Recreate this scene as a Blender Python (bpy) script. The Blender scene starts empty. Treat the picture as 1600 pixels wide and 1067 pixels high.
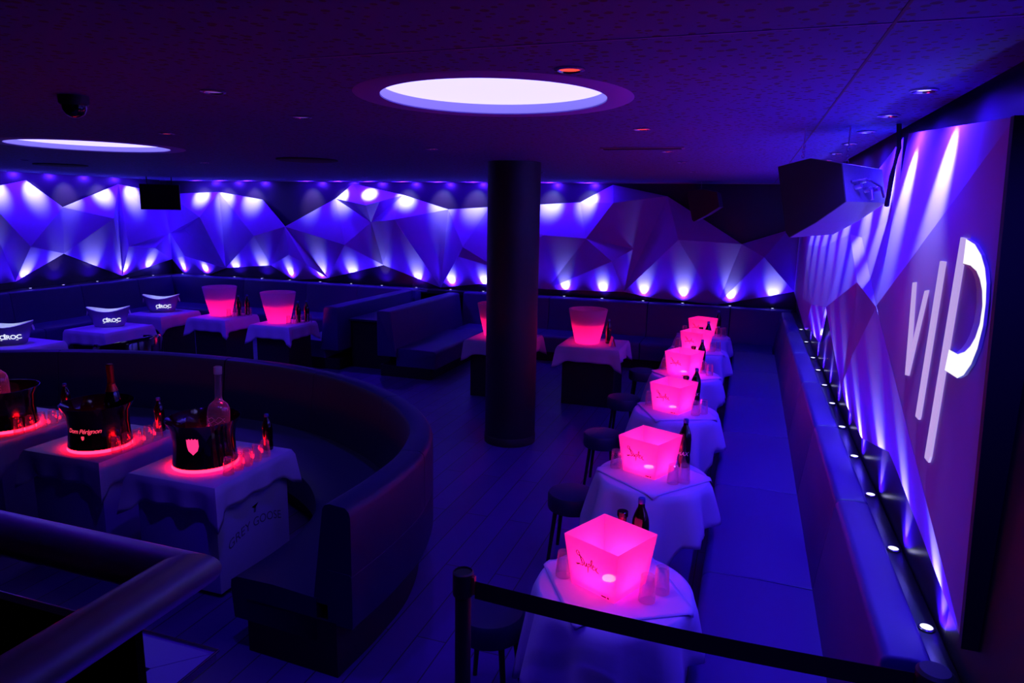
import bpy, bmesh, math, random
from mathutils import Vector, Matrix
random.seed(7)
PI = math.pi
sc = bpy.context.scene
C = sc.collection

# ------------------------------------------------------------------ camera, world, exposure
cam_d = bpy.data.cameras.new('camera')
cam = bpy.data.objects.new('camera', cam_d); C.objects.link(cam)
cam_d.sensor_width = 36.0; cam_d.lens = 24.3; cam_d.clip_start = 0.05
R = Matrix(((0.94620297, -0.07750896, 0.3141533), (0.32308081, 0.17274054, -0.93047273), (0.01785296, 0.98191296, 0.18848927)))
M4 = R.to_4x4(); M4.translation = Vector((0, 0, 2.4)); cam.matrix_world = M4
sc.camera = cam
w = bpy.data.worlds.new('world'); sc.world = w; w.use_nodes = True
w.node_tree.nodes['Background'].inputs[0].default_value = (0.02, 0.0, 0.35, 1)
w.node_tree.nodes['Background'].inputs[1].default_value = 0.004
sc.view_settings.view_transform = 'Standard'; sc.view_settings.look = 'None'
sc.view_settings.exposure = 0.0; sc.view_settings.gamma = 1.0; sc.view_settings.use_curve_mapping = False
sc.cycles.use_denoising = True
sc.cycles.max_bounces = 6; sc.cycles.diffuse_bounces = 3; sc.cycles.glossy_bounces = 3; sc.cycles.transmission_bounces = 6
sc.cycles.transparent_max_bounces = 12
sc.cycles.sample_clamp_indirect = 3.0; sc.cycles.caustics_refractive = False; sc.cycles.caustics_reflective = False
sc.cycles.use_light_tree = True

BLUE = (0.06, 0.007, 1.0)
P_DOWN, P_UP = 105.0, 26.0        # watts of the ceiling downlights and of the ledge uplights

def spot_data(name, watt, angle, blend, col, core, c0, c1, k, radius=0.015):
    """LED beam: saturated blue flood with a white, narrower core (profile over the angle from the beam axis)"""
    d = bpy.data.lights.new(name, 'SPOT'); d.energy = watt; d.spot_size = math.radians(angle); d.spot_blend = blend
    d.shadow_soft_size = radius; d.color = (1, 1, 1); d.use_nodes = True
    nt = d.node_tree; em = nt.nodes['Emission']
    tc = nt.nodes.new('ShaderNodeTexCoord'); sp = nt.nodes.new('ShaderNodeSeparateXYZ'); nt.links.new(tc.outputs['Normal'], sp.inputs[0])
    ab = nt.nodes.new('ShaderNodeMath'); ab.operation = 'ABSOLUTE'; nt.links.new(sp.outputs['Z'], ab.inputs[0])
    mr = nt.nodes.new('ShaderNodeMapRange'); mr.interpolation_type = 'SMOOTHERSTEP'; nt.links.new(ab.outputs[0], mr.inputs['Value'])
    mr.inputs['From Min'].default_value = math.cos(math.radians(c0)); mr.inputs['From Max'].default_value = math.cos(math.radians(c1))
    mx = nt.nodes.new('ShaderNodeMix'); mx.data_type = 'RGBA'; mx.clamp_result = False
    nt.links.new(mr.outputs['Result'], mx.inputs['Factor'])
    mx.inputs['A'].default_value = (*col, 1); mx.inputs['B'].default_value = (col[0] + core[0]*k, col[1] + core[1]*k, col[2] + core[2]*k, 1)
    nt.links.new(mx.outputs['Result'], em.inputs['Color'])
    return d

def lamp(name, data, loc, parent, up=False, tilt=(0.0, 0.0)):
    o = bpy.data.objects.new(name, data); C.objects.link(o); o.parent = parent
    o.location = loc; o.rotation_euler = (PI if up else tilt[0], tilt[1], 0)
    return o

# ------------------------------------------------------------------ materials
MATS = {}
def mat(name, col, rough=0.6, metal=0.0, spec=0.5, noise=0.0, nscale=20.0, bump=0.0, bscale=60.0, coat=0.0, trans=0.0, emit=None, es=0.0, sheen=0.0):
    if name in MATS: return MATS[name]
    m = bpy.data.materials.new(name); m.use_nodes = True; MATS[name] = m
    nt = m.node_tree; b = nt.nodes['Principled BSDF']
    b.inputs['Base Color'].default_value = (*col, 1); b.inputs['Roughness'].default_value = rough
    b.inputs['Metallic'].default_value = metal; b.inputs['Specular IOR Level'].default_value = spec
    b.inputs['Coat Weight'].default_value = coat; b.inputs['Transmission Weight'].default_value = trans
    if emit: b.inputs['Emission Color'].default_value = (*emit, 1); b.inputs['Emission Strength'].default_value = es
    tc = nt.nodes.new('ShaderNodeTexCoord')
    if noise:
        n = nt.nodes.new('ShaderNodeTexNoise'); n.inputs['Scale'].default_value = nscale; n.inputs['Detail'].default_value = 5
        nt.links.new(tc.outputs['Object'], n.inputs['Vector'])
        mr = nt.nodes.new('ShaderNodeMapRange'); nt.links.new(n.outputs[0], mr.inputs[0])
        mr.inputs[3].default_value = 1 - noise; mr.inputs[4].default_value = 1 + noise
        mx = nt.nodes.new('ShaderNodeVectorMath'); mx.operation = 'SCALE'; mx.inputs[0].default_value = col
        nt.links.new(mr.outputs[0], mx.inputs['Scale']); nt.links.new(mx.outputs[0], b.inputs['Base Color'])
    if bump:
        n = nt.nodes.new('ShaderNodeTexNoise'); n.inputs['Scale'].default_value = bscale; n.inputs['Detail'].default_value = 4
        nt.links.new(tc.outputs['Object'], n.inputs['Vector'])
        bp = nt.nodes.new('ShaderNodeBump'); bp.inputs['Strength'].default_value = bump; bp.inputs['Distance'].default_value = 0.01
        nt.links.new(n.outputs[0], bp.inputs['Height']); nt.links.new(bp.outputs[0], b.inputs['Normal'])
    return m

def glow_shell(name, col, tw, rough=0.5, see=0.12):
    """frosted acrylic: partly translucent so that the LED inside shows through"""
    m = bpy.data.materials.new(name); m.use_nodes = True; MATS[name] = m
    nt = m.node_tree; nt.nodes.remove(nt.nodes['Principled BSDF']); out = nt.nodes['Material Output']
    d = nt.nodes.new('ShaderNodeBsdfDiffuse'); d.inputs[0].default_value = (*col, 1)
    t = nt.nodes.new('ShaderNodeBsdfTranslucent'); t.inputs[0].default_value = (*col, 1)
    g = nt.nodes.new('ShaderNodeBsdfGlossy'); g.inputs['Roughness'].default_value = rough; g.inputs[0].default_value = (1, 1, 1, 1)
    a = nt.nodes.new('ShaderNodeMixShader'); a.inputs[0].default_value = tw
    nt.links.new(d.outputs[0], a.inputs[1]); nt.links.new(t.outputs[0], a.inputs[2])
    b = nt.nodes.new('ShaderNodeMixShader'); b.inputs[0].default_value = 0.04
    nt.links.new(a.outputs[0], b.inputs[1]); nt.links.new(g.outputs[0], b.inputs[2])
    tr = nt.nodes.new('ShaderNodeBsdfTransparent'); c = nt.nodes.new('ShaderNodeMixShader'); c.inputs[0].default_value = see
    nt.links.new(b.outputs[0], c.inputs[1]); nt.links.new(tr.outputs[0], c.inputs[2]); nt.links.new(c.outputs[0], out.inputs[0])
    return m

def emis(name, col, s):
    m = bpy.data.materials.new(name); m.use_nodes = True; MATS[name] = m
    b = m.node_tree.nodes['Principled BSDF']; b.inputs['Base Color'].default_value = (0, 0, 0, 1)
    b.inputs['Emission Color'].default_value = (*col, 1); b.inputs['Emission Strength'].default_value = s
    return m

def clear(name, col, rough=0.03, opacity=0.25):
    """thin clear glass: mostly transparent with glossy reflections"""
    m = bpy.data.materials.new(name); m.use_nodes = True; MATS[name] = m
    nt = m.node_tree; nt.nodes.remove(nt.nodes['Principled BSDF']); out = nt.nodes['Material Output']
    t = nt.nodes.new('ShaderNodeBsdfTransparent'); t.inputs[0].default_value = (*col, 1)
    g = nt.nodes.new('ShaderNodeBsdfGlossy'); g.inputs['Roughness'].default_value = rough; g.inputs[0].default_value = (0.9, 0.9, 0.9, 1)
    lw = nt.nodes.new('ShaderNodeLayerWeight'); lw.inputs[0].default_value = 0.35
    mr = nt.nodes.new('ShaderNodeMapRange'); nt.links.new(lw.outputs['Facing'], mr.inputs[0]); mr.inputs[3].default_value = opacity*0.25; mr.inputs[4].default_value = min(1, opacity*2.6)
    df = nt.nodes.new('ShaderNodeBsdfDiffuse'); df.inputs[0].default_value = (0.7, 0.7, 0.72, 1)
    tl = nt.nodes.new('ShaderNodeBsdfTranslucent'); tl.inputs[0].default_value = (0.8, 0.8, 0.8, 1)
    dt = nt.nodes.new('ShaderNodeMixShader'); nt.links.new(df.outputs[0], dt.inputs[1]); nt.links.new(tl.outputs[0], dt.inputs[2])
    gm = nt.nodes.new('ShaderNodeMixShader'); gm.inputs[0].default_value = 0.45; nt.links.new(g.outputs[0], gm.inputs[1]); nt.links.new(dt.outputs[0], gm.inputs[2])
    x = nt.nodes.new('ShaderNodeMixShader'); nt.links.new(mr.outputs[0], x.inputs[0])
    nt.links.new(t.outputs[0], x.inputs[1]); nt.links.new(gm.outputs[0], x.inputs[2]); nt.links.new(x.outputs[0], out.inputs[0])
    return m

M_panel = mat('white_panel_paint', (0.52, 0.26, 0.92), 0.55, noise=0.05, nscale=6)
M_wall = mat('dark_wall_paint', (0.03, 0.008, 0.055), 0.28, noise=0.15, nscale=4)
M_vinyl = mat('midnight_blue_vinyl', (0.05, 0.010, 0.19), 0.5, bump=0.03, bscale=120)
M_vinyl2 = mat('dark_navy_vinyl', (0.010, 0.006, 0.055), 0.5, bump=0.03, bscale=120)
M_ledge = mat('dark_lacquered_ledge', (0.03, 0.03, 0.035), 0.3)
M_black = mat('matt_black', (0.008, 0.008, 0.009), 0.6)
M_plinth = mat('plinth_black', (0.006, 0.006, 0.007), 0.7)
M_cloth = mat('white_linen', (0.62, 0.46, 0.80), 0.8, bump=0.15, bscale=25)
M_metal = mat('brushed_steel', (0.75, 0.6, 0.85), 0.42, metal=1.0, noise=0.1, nscale=40)
M_chrome = mat('chrome_trim', (0.6, 0.6, 0.62), 0.2, metal=1.0)
M_gloss = mat('gloss_black', (0.004, 0.004, 0.005), 0.12, coat=0.4)
M_ink = mat('dark_ink', (0.02, 0.0, 0.004), 0.6)
M_white = mat('white_lacquer', (0.85, 0.84, 0.86), 0.45)
M_pink = glow_shell('frosted_acrylic', (0.9, 0.55, 0.88), 0.55, see=0.22)
M_pot = glow_shell('milky_plastic', (0.8, 0.45, 0.75), 0.5)
M_glass = clear('clear_glass', (0.93, 0.93, 0.95), 0.04, 0.24)
M_cola = mat('dark_cola_bottle', (0.006, 0.003, 0.004), 0.1, coat=0.6)
M_juice = mat('amber_juice_bottle', (0.10, 0.02, 0.02), 0.15, coat=0.5)
M_blue = mat('blue_plastic_cap', (0.03, 0.05, 0.4), 0.35)
M_silver = mat('silver_lacquer', (0.35, 0.28, 0.45), 0.25, metal=0.3)
M_label = mat('pale_label', (0.6, 0.6, 0.62), 0.6)
M_box = mat('white_printed_board', (0.5, 0.4, 0.8), 0.7)
M_boxink = mat('grey_ink', (0.12, 0.1, 0.2), 0.7)
M_orange = mat('orange_foil', (0.8, 0.12, 0.02), 0.3, metal=0.3)
M_frost = glow_shell('frosted_bottle_glass', (0.8, 0.78, 0.85), 0.6, 0.2)
M_spk = mat('grey_speckled_cabinet', (0.16, 0.15, 0.18), 0.5, noise=0.2, nscale=90)
M_grille = mat('speaker_grille_cloth', (0.012, 0.012, 0.014), 0.8)
M_lens = emis('lamp_lens_white', (0.6, 0.6, 1.0), 3.0)
M_red = emis('red_lamp_lens', (1.0, 0.05, 0.03), 1.6)
M_dimlens = emis('dim_lamp_lens', (0.35, 0.12, 1.0), 0.35)
M_disc = emis('light_diffuser', (0.9, 0.78, 3.2), 1.0)

# ceiling: perforated acoustic board
def ceiling_mat():
    m = bpy.data.materials.new('perforated_acoustic_board'); m.use_nodes = True
    nt = m.node_tree; b = nt.nodes['Principled BSDF']; b.inputs['Roughness'].default_value = 0.75
    tc = nt.nodes.new('ShaderNodeTexCoord'); mp = nt.nodes.new('ShaderNodeMapping'); mp.inputs['Scale'].default_value = (26, 26, 0.01)
    nt.links.new(tc.outputs['Object'], mp.inputs[0])
    v = nt.nodes.new('ShaderNodeTexVoronoi'); v.voronoi_dimensions = '2D'; v.inputs['Scale'].default_value = 1.0; nt.links.new(mp.outputs[0], v.inputs['Vector'])
    n = nt.nodes.new('ShaderNodeTexWhiteNoise'); nt.links.new(v.outputs['Position'], n.inputs['Vector'])
    th = nt.nodes.new('ShaderNodeMath'); th.operation = 'MULTIPLY'; nt.links.new(n.outputs['Value'], th.inputs[0]); th.inputs[1].default_value = 0.34
    lt = nt.nodes.new('ShaderNodeMath'); lt.operation = 'LESS_THAN'; nt.links.new(v.outputs['Distance'], lt.inputs[0]); nt.links.new(th.outputs[0], lt.inputs[1])
    mx = nt.nodes.new('ShaderNodeMix'); mx.data_type = 'RGBA'; nt.links.new(lt.outputs[0], mx.inputs['Factor'])
    mx.inputs['A'].default_value = (0.028, 0.028, 0.22, 1); mx.inputs['B'].default_value = (0.012, 0.01, 0.02, 1)
    nt.links.new(mx.outputs['Result'], b.inputs['Base Color'])
    inv = nt.nodes.new('ShaderNodeMath'); inv.operation = 'SUBTRACT'; inv.inputs[0].default_value = 1; nt.links.new(lt.outputs[0], inv.inputs[1])
    bp = nt.nodes.new('ShaderNodeBump'); bp.inputs['Strength'].default_value = 0.6; bp.inputs['Distance'].default_value = 0.004
    nt.links.new(inv.outputs[0], bp.inputs['Height']); nt.links.new(bp.outputs[0], b.inputs['Normal'])
    return m
M_ceil = ceiling_mat()

def floor_mat():
    m = bpy.data.materials.new('dark_plank_floor'); m.use_nodes = True
    nt = m.node_tree; b = nt.nodes['Principled BSDF']; b.inputs['Roughness'].default_value = 0.42
    tc = nt.nodes.new('ShaderNodeTexCoord'); mp = nt.nodes.new('ShaderNodeMapping'); mp.inputs['Rotation'].default_value = (0, 0, PI/2)
    nt.links.new(tc.outputs['Object'], mp.inputs[0])
    br = nt.nodes.new('ShaderNodeTexBrick'); br.inputs['Scale'].default_value = 1.0; br.inputs['Brick Width'].default_value = 1.6; br.inputs['Row Height'].default_value = 0.18
    br.inputs['Mortar Size'].default_value = 0.004; br.inputs['Color1'].default_value = (0.06, 0.012, 0.17, 1); br.inputs['Color2'].default_value = (0.08, 0.016, 0.22, 1); br.inputs['Mortar'].default_value = (0.02, 0.02, 0.02, 1)
    nt.links.new(mp.outputs[0], br.inputs[0])
    n = nt.nodes.new('ShaderNodeTexNoise'); n.inputs['Scale'].default_value = 3; n.inputs['Detail'].default_value = 8; nt.links.new(mp.outputs[0], n.inputs[0])
    mr = nt.nodes.new('ShaderNodeMapRange'); nt.links.new(n.outputs[0], mr.inputs[0]); mr.inputs[3].default_value = 0.36; mr.inputs[4].default_value = 0.55
    nt.links.new(mr.outputs[0], b.inputs['Roughness']); nt.links.new(br.outputs[0], b.inputs['Base Color'])
    return m
M_floor = floor_mat()

# ------------------------------------------------------------------ mesh helpers
def link(name, verts, faces, m, parent=None, smooth=False, loc=(0, 0, 0), rz=0.0):
    me = bpy.data.meshes.new(name); me.from_pydata([tuple(v) for v in verts], [], faces); me.update()
    bm = bmesh.new(); bm.from_mesh(me); bmesh.ops.recalc_face_normals(bm, faces=bm.faces); bm.to_mesh(me); bm.free()
    if smooth is True:
        for p in me.polygons: p.use_smooth = True
    me.materials.append(m)
    o = bpy.data.objects.new(name, me); C.objects.link(o); o.parent = parent; o.location = loc; o.rotation_euler = (0, 0, rz)
    if smooth == 'auto':
        for p in me.polygons: p.use_smooth = True
        try: me.set_sharp_from_angle(angle=math.radians(40))
        except Exception: pass
    return o

class MB:
    """collects shapes of ONE object"""
    def __init__(s): s.v = []; s.f = []
    def add(s, v, f, T=None):
        n = len(s.v); s.v += [tuple(T @ Vector(p)) if T else tuple(p) for p in v]; s.f += [tuple(i + n for i in q) for q in f]; return s
    def box(s, x0, y0, z0, x1, y1, z1, T=None, bev=0.0):
        if bev <= 0:
            v = [(x, y, z) for x in (x0, x1) for y in (y0, y1) for z in (z0, z1)]
            return s.add(v, [(0, 1, 3, 2), (4, 6, 7, 5), (0, 4, 5, 1), (2, 3, 7, 6), (0, 2, 6, 4), (1, 5, 7, 3)], T)
        bm = bmesh.new(); bmesh.ops.create_cube(bm, size=1)
        for q in bm.verts: q.co = Vector(((x0+x1)/2 + q.co.x*(x1-x0), (y0+y1)/2 + q.co.y*(y1-y0), (z0+z1)/2 + q.co.z*(z1-z0)))
        bmesh.ops.bevel(bm, geom=list(bm.edges), offset=bev, segments=3, profile=0.5, affect='EDGES')
        bm.verts.index_update(); v = [q.co.copy() for q in bm.verts]; f = [[q.index for q in p.verts] for p in bm.faces]; bm.free()
        return s.add(v, f, T)
    def lathe(s, prof, n=32, T=None, cap0=True, cap1=True, sx=1, sy=1):
        v = []; f = []
        for r, z in prof:
            for i in range(n): a = 2*PI*i/n; v.append((r*sx*math.cos(a), r*sy*math.sin(a), z))
        for j in range(len(prof)-1):
            for i in range(n): k = (i+1) % n; f.append((j*n+i, j*n+k, (j+1)*n+k, (j+1)*n+i))
        if cap0: f.append(tuple(range(n))[::-1])
        if cap1: f.append(tuple((len(prof)-1)*n + i for i in range(n)))
        return s.add(v, f, T)
    def tube(s, pts, r, n=10, closed=False):
        pts = [Vector(p) for p in pts]; m = len(pts); v = []; f = []
        for i, p in enumerate(pts):
            a = pts[(i-1) % m] if (closed or i > 0) else p; b = pts[(i+1) % m] if (closed or i < m-1) else p
            t = (b - a).normalized(); u = t.cross(Vector((0, 0, 1)))
            if u.length < 0.05: u = t.cross(Vector((1, 0, 0)))
            u.normalize(); w_ = t.cross(u)
            rr = r[i] if isinstance(r, (list, tuple)) else r
            for k in range(n): an = 2*PI*k/n; v.append(p + (u*math.cos(an) + w_*math.sin(an))*rr)
        for i in range(m if closed else m-1):
            j = (i+1) % m
            for k in range(n): l = (k+1) % n; f.append((i*n+k, i*n+l, j*n+l, j*n+k))
        if not closed: f.append(tuple(range(n))[::-1]); f.append(tuple((m-1)*n+k for k in range(n)))
        return s.add(v, f)
    def prism(s, poly, axis, a, b, T=None):
        """poly: 2-D outline, extruded from a to b along axis (0,1,2)"""
        def p3(q, t):
            if axis == 0: return (t, q[0], q[1])
            if axis == 1: return (q[0], t, q[1])
            return (q[0], q[1], t)
        n = len(poly); v = [p3(q, a) for q in poly] + [p3(q, b) for q in poly]
        f = [tuple(range(n))[::-1], tuple(range(n, 2*n))] + [(i, (i+1) % n, (i+1) % n + n, i+n) for i in range(n)]
        return s.add(v, f, T)
    def build(s, name, m, parent=None, smooth='auto', loc=(0, 0, 0), rz=0.0): return link(name, s.v, s.f, m, parent, smooth, loc, rz)

def tag(o, label, cat, group=None):
    o['label'] = label; o['category'] = cat
    if group: o['group'] = group
    return o
def struct(o): o['kind'] = 'structure'; return o
def thing(name, label, cat, loc=(0, 0, 0), rz=0.0, group=None):
    o = bpy.data.objects.new(name, None); C.objects.link(o); o.location = loc; o.rotation_euler = (0, 0, rz); o.empty_display_size = 0.1
    return tag(o, label, cat, group)
def dup(root, loc, label, rz=None, group=None):
    r = root.copy(); C.objects.link(r); r.location = loc; r['label'] = label
    if rz is not None: r.rotation_euler = (0, 0, rz)
    if group: r['group'] = group
    for ch in list(root.children):
        c = ch.copy(); C.objects.link(c); c.parent = r
        for g in list(ch.children):
            d = g.copy(); C.objects.link(d); d.parent = c
    return r
def text_geo(s, size, shear=0.0, bold=0.0, space=1.0):
    cu = bpy.data.curves.new('lettering', 'FONT'); cu.body = s; cu.size = size; cu.shear = shear; cu.offset = bold; cu.space_character = space
    cu.align_x = 'CENTER'; cu.align_y = 'CENTER'; cu.resolution_u = 4
    o = bpy.data.objects.new('lettering', cu); C.objects.link(o); bpy.context.view_layer.update()
    me = bpy.data.meshes.new_from_object(o.evaluated_get(bpy.context.evaluated_depsgraph_get()))
    v = [q.co.copy() for q in me.vertices]; f = [tuple(p.vertices) for p in me.polygons]
    bpy.data.objects.remove(o); bpy.data.curves.remove(cu); bpy.data.meshes.remove(me)
    return v, f
def wrap(v, rfun, ang, z0, sy=1.0):
    """put flat lettering (x,y) on a vessel of radius rfun(z), centred at angle ang"""
    out = []
    for p in v:
        z = z0 + p.y; r = rfun(z) + 0.002; a = ang + p.x/r
        out.append((r*math.cos(a), r*math.sin(a)*sy, z))
    return out

# ------------------------------------------------------------------ room shell
H = 2.85
WB, WL, WR = 11.65, -11.6, 0.765
struct(MB().box(-13, -1.5, -0.1, 1.6, 12.2, 0.0).build('floor', M_floor))
struct(MB().box(-13, WB, 0, 1.6, WB+0.15, 3.3).build('wall_back', M_wall))
struct(MB().box(WL-0.15, -1.5, 0, WL, WB, 3.3).build('wall_left', M_wall))
struct(MB().box(WR, 2.6, 0, WR+0.15, WB, 3.3).build('wall_right', M_wall))
struct(MB().box(-13, -1.6, 0, 1.6, -1.5, 3.3).build('wall_front', M_black))
# black door-side return beside the letters, nearer than the panels
struct(MB().box(WR, -1.5, 0, 0.95, 2.6, 3.3).build('trim_1', M_black))
RINGS = [(-1.05, 2.82, 0.47, 0.575), (-5.25, 4.5, 0.60, 0.72)]
# ceiling board with the two round light wells cut out
def ceiling():
    bm = bmesh.new()
    x0, x1, y0, y1 = WL+0.02, 0.715, -1.5, 11.42
    outer = [bm.verts.new(p) for p in ((x0, y0, H), (x1, y0, H), (x1, y1, H), (x0, y1, H))]
    edges = [bm.edges.new((outer[i], outer[(i+1) % 4])) for i in range(4)]
    for cx, cy, r, ro in RINGS:
        vs = [bm.verts.new((cx + r*math.cos(2*PI*i/64), cy + r*math.sin(2*PI*i/64), H)) for i in range(64)]
        edges += [bm.edges.new((vs[i], vs[(i+1) % 64])) for i in range(64)]
    bmesh.ops.triangle_fill(bm, edges=edges, use_beauty=True)
    for f in bm.faces:
        if f.normal.z > 0: f.normal_flip()
    g = bmesh.ops.extrude_face_region(bm, geom=list(bm.faces))
    for q in g['geom']:
        if isinstance(q, bmesh.types.BMVert): q.co.z += 0.05
    me = bpy.data.meshes.new('ceiling'); bmesh.ops.recalc_face_normals(bm, faces=bm.faces); bm.to_mesh(me); bm.free(); me.materials.append(M_ceil)
    o = bpy.data.objects.new('ceiling', me); C.objects.link(o); struct(o)
ceiling()
struct(MB().box(-13, -1.5, 3.25, 1.6, 12.2, 3.35).build('trim_2', M_black))          # soffit above the hung ceiling
struct(MB().box(-11.55, 11.42, 2.835, 0.72, 11.435, 2.90).build('trim_6', mat('lit_ceiling_edge_tone', (0.55, 0.35, 0.75), 0.5)))  # pale strip added, its colour stands in for light along the ceiling edge
sm = MB()
sm.box(0.281, -1.0, H-0.002, 0.289, 11.4, H+0.001)
struct(MB().box(-1.4, 1.947, H-0.0015, 0.71, 1.957, H+0.001).build('trim_7', mat('filled_joint', (0.12, 0.09, 0.34), 0.8)))
struct(sm.build('trim_3', mat('joint_shadow_gap', (0.03, 0.03, 0.035), 0.8)))

# ------------------------------------------------------------------ faceted wall cladding
FV={'Z2': (-11.5, 6.6, 2.7), 'Z3': (-11.52, 6.4, 1.1), 'Z0': (-11.5, 7.785, 2.538), 'A1': (-11.54, 8.602, 2.724), 'A2': (-11.48, 9.173, 2.285), 'A3': (-11.55, 10.425, 2.728), 'A4': (-11.3, 10.031, 2.09), 'A5': (-11.28, 8.362, 1.64), 'A6': (-11.54, 8.225, 1.059), 'A7': (-11.5, 9.117, 1.479), 'A8': (-11.54, 10.321, 0.98), 'Z1': (-11.54, 7.52, 1.023), 'B1': (-11.3, 10.314, 1.557), 'B4': (-11.34, 10.974, 1.494), 'BM': (-11.4, 11.039, 1.611), 'C1': (-10.519, 11.35, 2.125), 'C2': (-10.223, 11.6, 2.627), 'C3': (-10.138, 11.57, 1.101), 'CE': (-11.116, 11.53, 1.864), 'C4': (-11.062, 11.45, 1.317), 'C5': (-11.221, 11.6, 0.885), 'C6': (-10.642, 11.45, 1.228), 'C7': (-10.683, 11.6, 0.911), 'D0': (-9.163, 11.59, 2.489), 'D1': (-9.222, 11.35, 1.784), 'D2': (-8.595, 11.49, 1.98), 'D3': (-9.023, 11.57, 1.206), 'D4': (-8.53, 11.6, 0.927), 'D5': (-7.725, 11.6, 1.009), 'D6': (-8.47, 11.41, 1.445), 'D7': (-8.101, 11.45, 1.265), 'D8': (-7.975, 11.45, 1.845), 'E0': (-7.471, 11.55, 2.529), 'E1': (-7.165, 11.33, 1.682), 'E2': (-7.123, 11.61, 2.81), 'E3': (-6.687, 11.31, 2.416), 'E4': (-6.051, 11.57, 2.611), 'E5': (-6.687, 11.49, 2.107), 'E6': (-5.168, 11.59, 2.368), 'E7': (-6.112, 11.33, 2.173), 'E8': (-5.991, 11.37, 1.979), 'E9': (-6.478, 11.55, 1.32), 'E10': (-5.325, 11.6, 0.949), 'E12': (-4.781, 11.35, 1.721), 'M0': (-4.374, 11.59, 2.423), 'E15': (-4.88, 11.37, 1.548), 'M2': (-4.17, 11.4, 1.384), 'M1': (-4.542, 11.59, 1.06), 'G1': (-2.749, 11.57, 2.525), 'G2': (-3.319, 11.37, 1.97), 'G3': (-2.579, 11.38, 1.935), 'G4': (-2.209, 11.61, 2.819), 'G5': (-1.306, 11.55, 2.642), 'G6': (-1.804, 11.53, 1.784), 'G7': (-2.123, 11.35, 1.578), 'G8': (-3.288, 11.59, 1.03), 'G9': (-1.939, 11.57, 1.061), 'G12': (-2.148, 11.37, 2.523), 'H0': (-1.073, 11.35, 1.963), 'H1': (-0.114, 11.45, 1.924), 'H2': (-0.419, 11.6, 0.932), 'H3': (0.231, 11.37, 1.736), 'H4': (0.542, 11.55, 2.152), 'HB': (-1.455, 11.6, 0.983), 'B5': (-11.53, 11.58, 2.575), 'B2': (-11.42, 11.47, 1.784), 'B3': (-11.53, 11.58, 1.227), 'R0': (0.715, 11.6, 2.229), 'R1': (0.715, 11.6, 1.207), 'R2': (0.645, 7.591, 1.497), 'R3': (0.65, 6.34, 1.631), 'R4': (0.615, 4.486, 2.013), 'R5': (0.615, 3.776, 1.956), 'U0': (0.675, 9.899, 2.016), 'U1': (0.665, 7.26, 2.1), 'U2': (0.675, 5.518, 2.264), 'U3': (0.705, 5.161, 2.254), 'R6': (0.685, 3.942, 2.397), 'T0': (0.725, 10.447, 2.396), 'T1': (0.725, 7.172, 2.501), 'T2': (0.735, 5.035, 2.678), 'T3': (0.725, 4.241, 2.808), 'S1': (0.685, 8.643, 1.082), 'S2': (0.695, 8.287, 1.154), 'S3': (0.735, 7.477, 1.139), 'Q1': (0.735, 5.577, 1.122), 'Q3': (0.745, 5.387, 1.068), 'Q2': (0.745, 4.542, 1.055), 'Q4': (0.645, 4.558, 1.572), 'P10': (0.745, 3.756, 1.232), 'P11': (0.745, 3.507, 1.208), 'V5': (0.6, 3.688, 1.973), 'V8': (0.705, 4.003, 2.802), 'V7': (0.655, 2.286, 2.669), 'V9': (0.73, 2.311, 1.085)}
LF="Z0 A5 A1,A1 A5 A2,Z0 A6 A5,Z0 Z1 A6,A5 A7 A2,A5 A6 A7,A2 A4 A3,A2 A7 A4,A7 A8 A4,A3 A4 A8,A3 A8 B1,A3 B1 B2,A3 B2 B5,B1 BM B2,B1 B4 BM,BM B4 B2,B4 B3 B2,B1 A8 B4,A8 B3 B4"
BF="B5 B2 C1,B5 C1 C2,B2 CE C1,CE C3 C1,B2 C3 CE,B2 C4 C3,B2 B3 C4,B3 C5 C4,C4 C5 C7,C4 C7 C6,C4 C6 C3,C6 C7 C3,C1 C3 C2,C2 C3 D1,C2 D1 D0,D0 D1 D2,C3 D3 D1,D1 D3 D2,D2 D3 D6,D3 D4 D6,D2 D6 D7,D6 D4 D7,D2 D7 D5,D7 D4 D5,D2 D5 D8,D8 D5 E1,D2 D8 E0,D8 E1 E0,E1 D5 E9,E0 E1 E5,E0 E5 E3,E0 E3 E2,E2 E3 E4,E3 E5 E4,E1 E9 E5,E4 E5 E7,E4 E7 E6,E5 E9 E7,E7 E9 E8,E8 E9 E10,E7 E8 E10,E7 E10 E6,E6 E10 E12,E6 E12 M0,E10 E15 E12,E10 M1 E15,E15 M1 M2,E15 M2 E12,E12 M2 M0,M0 G2 G1,M0 M2 G2,M2 M1 G8,M2 G8 G2,G1 G2 G3,G2 G8 G3,G1 G3 G12,G1 G12 G4,G4 G12 G5,G3 G6 G12,G12 G6 G5,G3 G7 G6,G3 G8 G7,G8 G9 G7,G7 G9 G6,G6 G9 G5,G5 G9 H0,H0 G9 HB,H0 HB H2,H0 H2 H1,G5 H0 H1,H1 H2 H3,H1 H3 H4,H3 H2 R1,H3 R1 H4,H4 R1 R0"

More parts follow.
